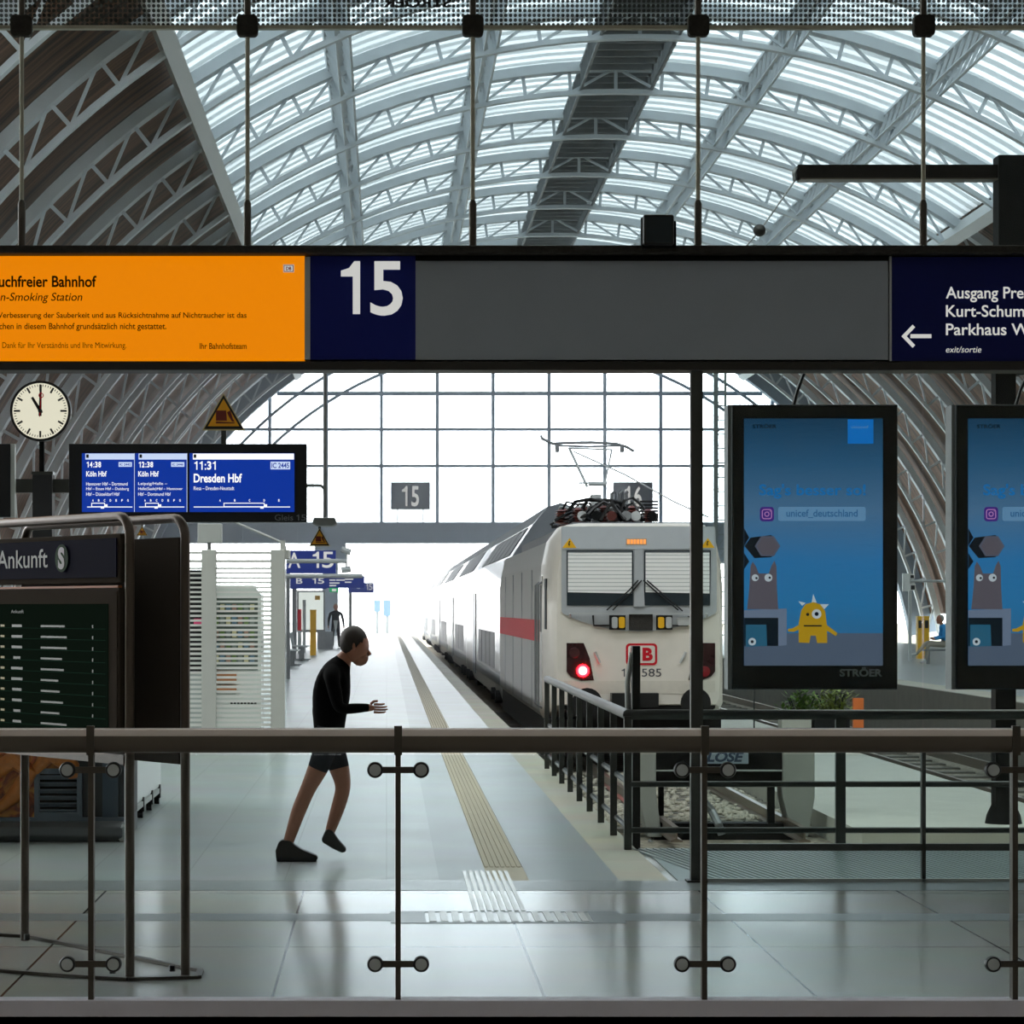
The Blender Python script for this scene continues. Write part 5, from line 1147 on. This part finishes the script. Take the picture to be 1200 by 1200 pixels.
t = thing('orange_marker', 'short orange marker post on the concrete beside the track', 'post', (PX(1005, 46.8), 46.8, -.95)); m = MB(); D = 46.8; m.box(PX(999.5, D), PX(1011.5, D), D-.06, D+.06, -.95, PZ(818, D)); m.build('post', M['orange'], t)
m = MB(); m.box(PX(998, D), PX(1013, D), D-.1, D+.1, -.95, -.93); m.build('foot', M['concrete_dark'], t)
for i, (x0, x1, mt, lb) in enumerate(((916, 951, 'concrete', 'pale concrete block in front of the green bushes'), (954, 996, 'under', 'dark low box left of the orange marker'))):
    D = 52; t = MB(); t.box(PX(x0, D), PX(x1, D), D, D+.5, -.95, PZ(834, D)); t.box(PX(x0-1, D), PX(x1+1, D), D-.03, D+.53, PZ(834, D), PZ(833, D)); t.solo('cable_box', M[mt], lb, 'box', bevel=.02)
t = thing('thin_stake', 'thin dark stake standing beside the train', 'stake', (PX(883.5, 55), 55, -.95)); m = MB(); m.box(PX(883, 55), PX(884.6, 55), 55, 55.03, -.95, PZ(806, 55)); m.build('stake', M['rail_dark'], t)
m = MB(); m.box(PX(882, 55), PX(885.6, 55), 54.98, 55.05, -.95, -.9); m.build('foot', M['rail_dark'], t)
rr = random.Random(21)
def bush(label, px, w, h, D, n, mat):
    t = thing('bush', label, 'bush', (PX(px, D), D, -.95), 0, 'self-sown bushes by the track'); m = MB()
    for i in range(n):
        a, r = rr.uniform(0, 6.28), rr.uniform(0, w/2); bx, by = PX(px, D)+r*math.cos(a), D+r*math.sin(a)*.6; hh = h*rr.uniform(.5, 1)*(1-.4*r/w)
        for j in range(5):
            z = -.95+hh*(j+1)/5; b = rr.uniform(0, 6.28); L = rr.uniform(.10, .2); d = Vector((math.cos(b), math.sin(b)*.6, rr.uniform(.1, .8))).normalized(); s_ = d.cross(Z3).normalized()*L*.22
            p = Vector((bx+.03*math.cos(b), by, z)); m.add([p, p+d*L*.5+s_, p+d*L, p+d*L*.5-s_], [(0, 1, 2, 3)])
    m.build('leaves', mat, t); m = MB()
    for i in range(8): a = rr.uniform(0, 6.28); m.tube([(PX(px, D), D, -.95), (PX(px, D)+w*.3*math.cos(a), D+.2*math.sin(a), -.95+h*.8)], .012, 5)
    m.build('stems', M['cloth_grey'], t)
lf2 = pm('yellow_green_leaves', '8A9A48', .6, 0, .4, 20)
bush('leafy green bush at the left of the pair below the screen', 939, .95, .85, 55.5, 130, M['leaf']); bush('yellowish bush at the right of the pair below the screen', 975, 1.1, .9, 57, 150, lf2)
t = thing('neighbour_track', 'second railway track between the slab and the far platform', 'track', (9.3, 60, -1.25))
for x in (8.6, 10.05):
    m = MB(); m.box(x-.035, x+.035, 34, 160, -1.12, -.96); m.build('rail', bpy.data.materials['worn_rail_steel'], t)
m = MB()
for i in range(60): m.box(8.5-.1, 10.15, 36+i*1.2, 36.26+i*1.2, -1.25, -1.22)
m.build('sleepers', M['concrete_dark'], t)
# right-hand platform furniture
D = 84; t = thing('ticket_machine', 'yellow ticket machines side by side on the far right platform', 'ticket machine', (PX(1082, D), D, 0))
for x0, x1 in ((1075.5, 1081), (1083, 1089)):
    m = MB(); m.box(PX(x0, D), PX(x1, D), D, D+.3, 0, PZ(722, D)); o = m.build('body', M['yellow'], t); m = MB(); m.pbox(x0+1, 727, x1-1, 736, D-.02, .02); m.build('screen', M['black'], o)
D = 80; t = thing('camera_post', 'pale post with white boxes and a long arm on the far platform', 'post', (PX(1066.5, D), D, 0))
m = MB(); m.box(PX(1065, D), PX(1068.5, D), D, D+.1, 0, PZ(676, D)); m.build('pole', M['lightgrey'], t)
m = MB(); m.tube([P(1067, 681, D), P(1112, 681, D)], .04, 8); m.build('arm', M['lightgrey'], t)
m = MB(); m.pbox(1058, 672, 1066, 693, D-.05, .1); m.pbox(1066, 672.5, 1072, 678, D-.05, .2); m.pbox(1066, 684, 1073, 692, D-.05, .2); m.build('boxes', M['white'], t)
m = MB(); m.pbox(1067, 674, 1071, 677.5, D-.06, .02); m.pbox(1067.5, 686, 1072, 691, D-.06, .02); m.build('lenses', M['black'], t)
t = thing('info_panel', 'small dark information panel hung from the arm beside the cut-off screen', 'panel', P(1108, 690, D)); m = MB(); m.pbox(1112.2, 672, 1121, 688, D-.05, .1); m.build('panel', M['blackmetal'], t); m = MB(); m.pbox(1114, 674.5, 1119, 679, D-.06, .01); m.pbox(1114, 682, 1119, 685, D-.06, .01); m.build('print', M['white_letters'], t)
xb = PX(1104, 76); t = thing('metal_bench', 'metal bench under the man in blue on the far platform', 'bench', (xb, 76, 0))
m = MB(); m.box(xb-.55, xb+.9, 75.8, 76.3, .38, .43); m.build('seat', M['greymetal'], t)
for x in (xb-.4, xb+.3): m = MB(); m.box(x-.04, x+.04, 75.95, 76.1, 0, .38); m.build('leg', M['greymetal'], t)

# ================================================================== PEOPLE
def figure(t, J, bones, mats, head=None, fingers=()):
    """one continuous body grown over a jointed skeleton; every bone carries the index of its material"""
    names = list(J); me = bpy.data.meshes.new('b'); me.from_pydata([J[n][0] for n in names], [(names.index(a), names.index(b)) for a, b, _ in bones], [])
    o = bpy.data.objects.new('b', me); COL.objects.link(o); o.modifiers.new('skin', 'SKIN'); sv = me.skin_vertices[0].data
    for i, n in enumerate(names):
        r = J[n][1]; sv[i].radius = r if isinstance(r, tuple) else (r, r)
        sv[i].use_root = (n == 'pelvis')
    sb = o.modifiers.new('sub', 'SUBSURF'); sb.levels = 2
    dg = bpy.context.evaluated_depsgraph_get(); dg.update(); ev = bpy.data.meshes.new_from_object(o.evaluated_get(dg))
    vs = [v.co.copy() for v in ev.vertices]; fs = [tuple(p.vertices) for p in ev.polygons]
    bpy.data.objects.remove(o); bpy.data.meshes.remove(ev); bpy.data.meshes.remove(me)
    m = MB(); m.add(vs, fs)
    seg = [(Vector(J[a][0]), Vector(J[b][0]), k) for a, b, k in bones]
    def near(p):
        best = (9, 0)
        for a, b, k in seg:
            d = b-a; u = max(0, min(1, (p-a).dot(d)/max(1e-9, d.length_squared))); best = min(best, ((p-a-d*u).length, k))
        return best[1]
    m.mi = [near(sum((vs[i] for i in f), Vector())/len(f)) for f in fs]
    m.cur = 0
    if head:
        c, f, r = Vector(head[0]), Vector(head[1]).normalized(), head[2]; side = f.cross(Z3).normalized()
        m.ball(c, r, 16, 12, (.84, .84, 1.08)); m.ball(c+f*r*.28-Z3*r*.62, r*.55, 10, 8)
        m.tube([c+f*r*.76+Z3*r*.12, c+f*r*.93-Z3*r*.18, c+f*r*.78-Z3*r*.3], [r*.07, r*.14, r*.1], 8)
        for q in (-1, 1): m.ball(c+side*q*r*.84-Z3*r*.05-f*r*.08, r*.2, 8, 6, (.5, .5, 1.2))
        m.tube([c+f*r*.72-Z3*r*.52-side*r*.18, c+f*r*.8-Z3*r*.52, c+f*r*.72-Z3*r*.52+side*r*.18], r*.06, 6)
    for pts, r in fingers: m.tube([Vector(p) for p in pts], [r, r*.95, r*.85, r*.6][:len(pts)], 6)
    b = m.build('body', mats, t, smooth=True)
    if head:
        m = MB()
        for q in (-1, 1): m.ball(c+f*r*.76+side*q*r*.3+Z3*r*.06, r*.09, 8, 6)
        m.build('eyes', M['black'], b)
    return b
def hair(t, c, f, r, mat, bun=False):
    c, f = Vector(c), Vector(f).normalized(); m = MB()
    m.ball(c-f*r*.16+Z3*r*.2, r*1.03, 14, 10, (.88, .88, 1.02))
    if bun: m.ball(c-f*r*1.0+Z3*r*.1, r*.42, 10, 8); m.tube([c-f*r*.6+Z3*r*.1, c-f*r*1.0, c-f*r*1.1-Z3*r*.7], [r*.3, r*.34, r*.1], 8)
    m.build('hair', mat, t, smooth=True)
# walker in black, striding to the right
DW = 16.8
t = thing('person', 'person in a black top and dark shorts striding to the right across the platform', 'person', (PX(375, DW), DW, 0))
def w(px, py, dy=0): p = P(px, py, DW); p.y += dy; return tuple(p)
J = {'pelvis': (w(385, 864), (.10, .125)), 'waist': (w(386, 842), (.085, .11)), 'chest': (w(388, 812), (.10, .14)), 'upper': (w(392, 788), (.075, .115)), 'neck': (w(402, 773), .045), 'skull': (w(411, 762), .05),
  'hipN': (w(384, 870, -.09), .085), 'kneeN': (w(361, 924, -.07), .052), 'calfN': (w(350, 950, -.06), .050), 'ankN': (w(337, 990, -.05), .034), 'heelN': (w(334, 1000, -.05), .036), 'toeN': (w(356, 1003, -.05), .03),
  'hipF': (w(387, 870, .09), .085), 'midF': (w(397, 900, .08), .072), 'kneeF': (w(403, 922, .07), .052), 'calfF': (w(396, 947, .06), .048), 'ankF': (w(385, 980, .05), .033), 'toeF': (w(398, 994, .05), .028), 'midN': (w(373, 900, -.08), .07),
  'shN': (w(389, 792, -.17), .052), 'elN': (w(398, 830, -.2), .042), 'wrN': (w(432, 828, -.16), .028), 'haN': (w(440, 829, -.15), (.016, .032)),
  'shF': (w(388, 792, .17), .052), 'elF': (w(371, 832, .2), .042), 'wrF': (w(374, 862, .2), .028), 'haF': (w(378, 872, .2), (.016, .03))}
B = [('pelvis', 'waist', 1), ('waist', 'chest', 1), ('chest', 'upper', 1), ('upper', 'neck', 1), ('neck', 'skull', 0),
  ('pelvis', 'hipN', 2), ('hipN', 'midN', 2), ('midN', 'kneeN', 0), ('kneeN', 'calfN', 0), ('calfN', 'ankN', 0), ('ankN', 'heelN', 0), ('heelN', 'toeN', 0),
  ('pelvis', 'hipF', 2), ('hipF', 'midF', 2), ('midF', 'kneeF', 0), ('kneeF', 'calfF', 0), ('calfF', 'ankF', 0), ('ankF', 'toeF', 0),
  ('upper', 'shN', 1), ('shN', 'elN', 1), ('elN', 'wrN', 1), ('wrN', 'haN', 0), ('upper', 'shF', 1), ('shF', 'elF', 1), ('elF', 'wrF', 1), ('wrF', 'haF', 0)]
def fing(c, d, side, r=.0085, L=.075):
    """four curled fingers and a thumb rooted in the palm"""
    c, d, side = Vector(c), Vector(d).normalized(), Vector(side).normalized(); curl = d.cross(side).normalized()
    out = []
    for k, l in ((-1.5, .85), (-.5, 1), (.5, .95), (1.5, .75)):
        a = c+side*k*.017; out.append(([a-d*.01, a+d*.03*l, a+d*L*.8*l+curl*.012, a+d*L*l+curl*.03], r))
    a = c+side*.026-d*.03; out.append(([a, a+side*.018+d*.02, a+side*.02+d*.045+curl*.008], r*1.1)); return out
ff = fing(J['haN'][0], (1, 0, -.05), (0, .25, 1))+fing(J['haF'][0], (.3, 0, -1), (1, 0, .3))
hc = w(417, 757)
figure(t, J, B, [M['skin'], M['cloth_black'], M['cloth_grey']], (hc, (1, -.05, -.4), .100), ff)
hair(t, hc, (1, -.05, -.4), .100, M['hair'])
for k, (pts, dy) in enumerate((([(324, 1004), (323.5, 995), (327, 986), (331, 983), (341, 984), (346, 989), (354, 994), (364, 998), (371, 1001), (373, 1004.5), (372, 1006), (325, 1006)], -.05), ([(377, 983), (382, 972), (389, 973), (396, 984), (405, 994), (406, 998), (401, 1000), (390, 995), (377, 987)], .05))):
    m = MB(); D = DW+dy
    for s0, s1, q in ((-.045, .045, 1),): m.prism([(PX(x, DW), PZ(y, DW)) for x, y in pts], (0, D-.042, 0), X3, Z3, (0, .084, 0))
    sh = m.build('shoe', M['black'], t, bevel=.012)
    if k == 0: m = MB(); m.box(PX(324.5, DW), PX(371.5, DW), D-.045, D+.045, .001, .03); m.build('sole', M['cloth_grey'], sh, bevel=.008)
m = MB(); m.pprism([(371, 846), (383, 844), (385, 868), (372, 868)], DW+.2, .06); m.build('shorts_pocket_bag', M['cloth_black'], t, bevel=.02)
# man walking toward the viewer, far away
DP = 108.0; sc_ = 1.0; x0 = PX(393.5, DP)
t = thing('person', 'man in dark jacket walking this way with a black bag, far down the platform', 'person', (x0, DP, 0))
def q(x, z, y=0): return (x0+x, DP+y, z)
J = {'pelvis': (q(0, .95), (.16, .12)), 'waist': (q(0, 1.12), (.17, .12)), 'chest': (q(0, 1.3), (.2, .13)), 'upper': (q(0, 1.42), (.17, .1)), 'neck': (q(0, 1.52), .06), 'skull': (q(0, 1.6), .06),
  'hL': (q(-.1, .9), .1), 'kL': (q(-.12, .5, -.1), .07), 'aL': (q(-.12, .09, -.02), .045), 'tL': (q(-.14, .04, -.18), .04), 'hR': (q(.1, .9), .1), 'kR': (q(.12, .5), .07), 'aR': (q(.13, .1, .2), .045), 'tR': (q(.15, .04, .08), .04),
  'sL': (q(-.22, 1.4), .07), 'eL': (q(-.29, 1.12, .05), .055), 'wL': (q(-.3, .88), .035), 'fL': (q(-.3, .8), .035), 'sR': (q(.22, 1.4), .07), 'eR': (q(.3, 1.12, .03), .055), 'wR': (q(.33, .86), .035), 'fR': (q(.33, .78), .035)}
B = [('pelvis', 'waist', 1), ('waist', 'chest', 1), ('chest', 'upper', 1), ('upper', 'neck', 1), ('neck', 'skull', 0), ('pelvis', 'hL', 2), ('hL', 'kL', 2), ('kL', 'aL', 2), ('aL', 'tL', 3), ('pelvis', 'hR', 2), ('hR', 'kR', 2), ('kR', 'aR', 2), ('aR', 'tR', 3),
  ('upper', 'sL', 1), ('sL', 'eL', 1), ('eL', 'wL', 1), ('wL', 'fL', 0), ('upper', 'sR', 1), ('sR', 'eR', 1), ('eR', 'wR', 1), ('wR', 'fR', 0)]
ff = fing(q(-.3, .79), (0, 0, -1), (0, 1, 0))+fing(q(.33, .77), (0, -.2, -1), (0, 1, 0))
figure(t, J, B, [M['skin'], M['cloth_black'], M['cloth_grey'], M['black']], (q(0, 1.66), (0, -1, 0), .115), ff); hair(t, q(0, 1.67, .01), (0, -1, 0), .115, M['greyhair'])
m = MB(); m.pprism([(390.6, 727), (396, 727), (394.5, 738), (392.5, 738)], DP-.14, .01); m.build('shirt', M['lightgrey'], t)
t = thing('handbag', 'small black bag carried by the man in the dark jacket', 'bag', (x0+.36, DP, .35)); m = MB(); m.box(x0+.2, x0+.5, DP-.08, DP+.08, .33, .62); m.build('bag', M['black'], t, bevel=.03)
m = MB(); m.tube([(x0+.25, DP, .62), (x0+.3, DP, .74), (x0+.38, DP, .74), (x0+.44, DP, .62)], .012, 6); m.build('handles', M['black'], t)
# seated man in blue
DQ = 76.0; x0 = PX(1109, DQ)
t = thing('person', 'seated man in a bright blue jacket and beige trousers on the far platform', 'person', (x0, DQ, 0))
def q(x, z, y=0): return (x0+x, DQ+y, z)
J = {'pelvis': (q(-.05, .58), (.14, .16)), 'waist': (q(-.02, .75), (.13, .15)), 'chest': (q(-.05, .95), (.14, .18)), 'upper': (q(-.1, 1.07), (.1, .15)), 'neck': (q(-.14, 1.14), .06), 'skull': (q(-.16, 1.22), .06),
  'hN': (q(-.1, .56, -.1), .09), 'kN': (q(-.55, .57, -.12), .07), 'aN': (q(-.62, .12, -.12), .045), 'tN': (q(-.78, .05, -.12), .04), 'hF': (q(-.1, .56, .1), .09), 'kF': (q(-.55, .62, .08), .07), 'aF': (q(-.85, .28, .05), .045), 'tF': (q(-1.0, .26, .05), .04),
  'sN': (q(-.08, 1.04, -.2), .07), 'eN': (q(-.12, .78, -.22), .055), 'wN': (q(-.36, .72, -.15), .04), 'fN': (q(-.44, .73, -.12), .036), 'sF': (q(-.08, 1.04, .2), .07), 'eF': (q(-.14, .78, .22), .055), 'wF': (q(-.36, .74, .12), .04), 'fF': (q(-.44, .75, .08), .036)}
B = [('pelvis', 'waist', 1), ('waist', 'chest', 1), ('chest', 'upper', 1), ('upper', 'neck', 1), ('neck', 'skull', 0), ('pelvis', 'hN', 2), ('hN', 'kN', 2), ('kN', 'aN', 2), ('aN', 'tN', 3), ('pelvis', 'hF', 2), ('hF', 'kF', 2), ('kF', 'aF', 2), ('aF', 'tF', 3),
  ('upper', 'sN', 1), ('sN', 'eN', 1), ('eN', 'wN', 1), ('wN', 'fN', 0), ('upper', 'sF', 1), ('sF', 'eF', 1), ('eF', 'wF', 1), ('wF', 'fF', 0)]
ff = fing(q(-.45, .73, -.12), (-1, .1, -.2), (0, 1, 0))+fing(q(-.45, .75, .08), (-1, -.1, -.2), (0, 1, 0))
figure(t, J, B, [M['skin'], M['cloth_blue'], M['cloth_beige'], M['lightgrey']], (q(-.19, 1.29), (-1, 0, -.1), .115), ff); hair(t, q(-.17, 1.29), (-1, 0, -.1), .108, M['greyhair'])

# ================================================================== SCATTER VOLUME IMITATING LENS GLARE TOWARD THE BRIGHT END
m, nt, out = nodes('glare_veil'); v = nt.nodes.new('ShaderNodeVolumeScatter'); v.inputs['Color'].default_value = (.9, .95, 1, 1); v.inputs['Density'].default_value = .0045; v.inputs['Anisotropy'].default_value = .35
nt.links.new(v.outputs[0], out.inputs['Volume'])
b = MB(); b.box(-11.5, 13.5, 58, 153.5, .02, 16); o = b.build('haze', m); o['kind'] = 'structure'
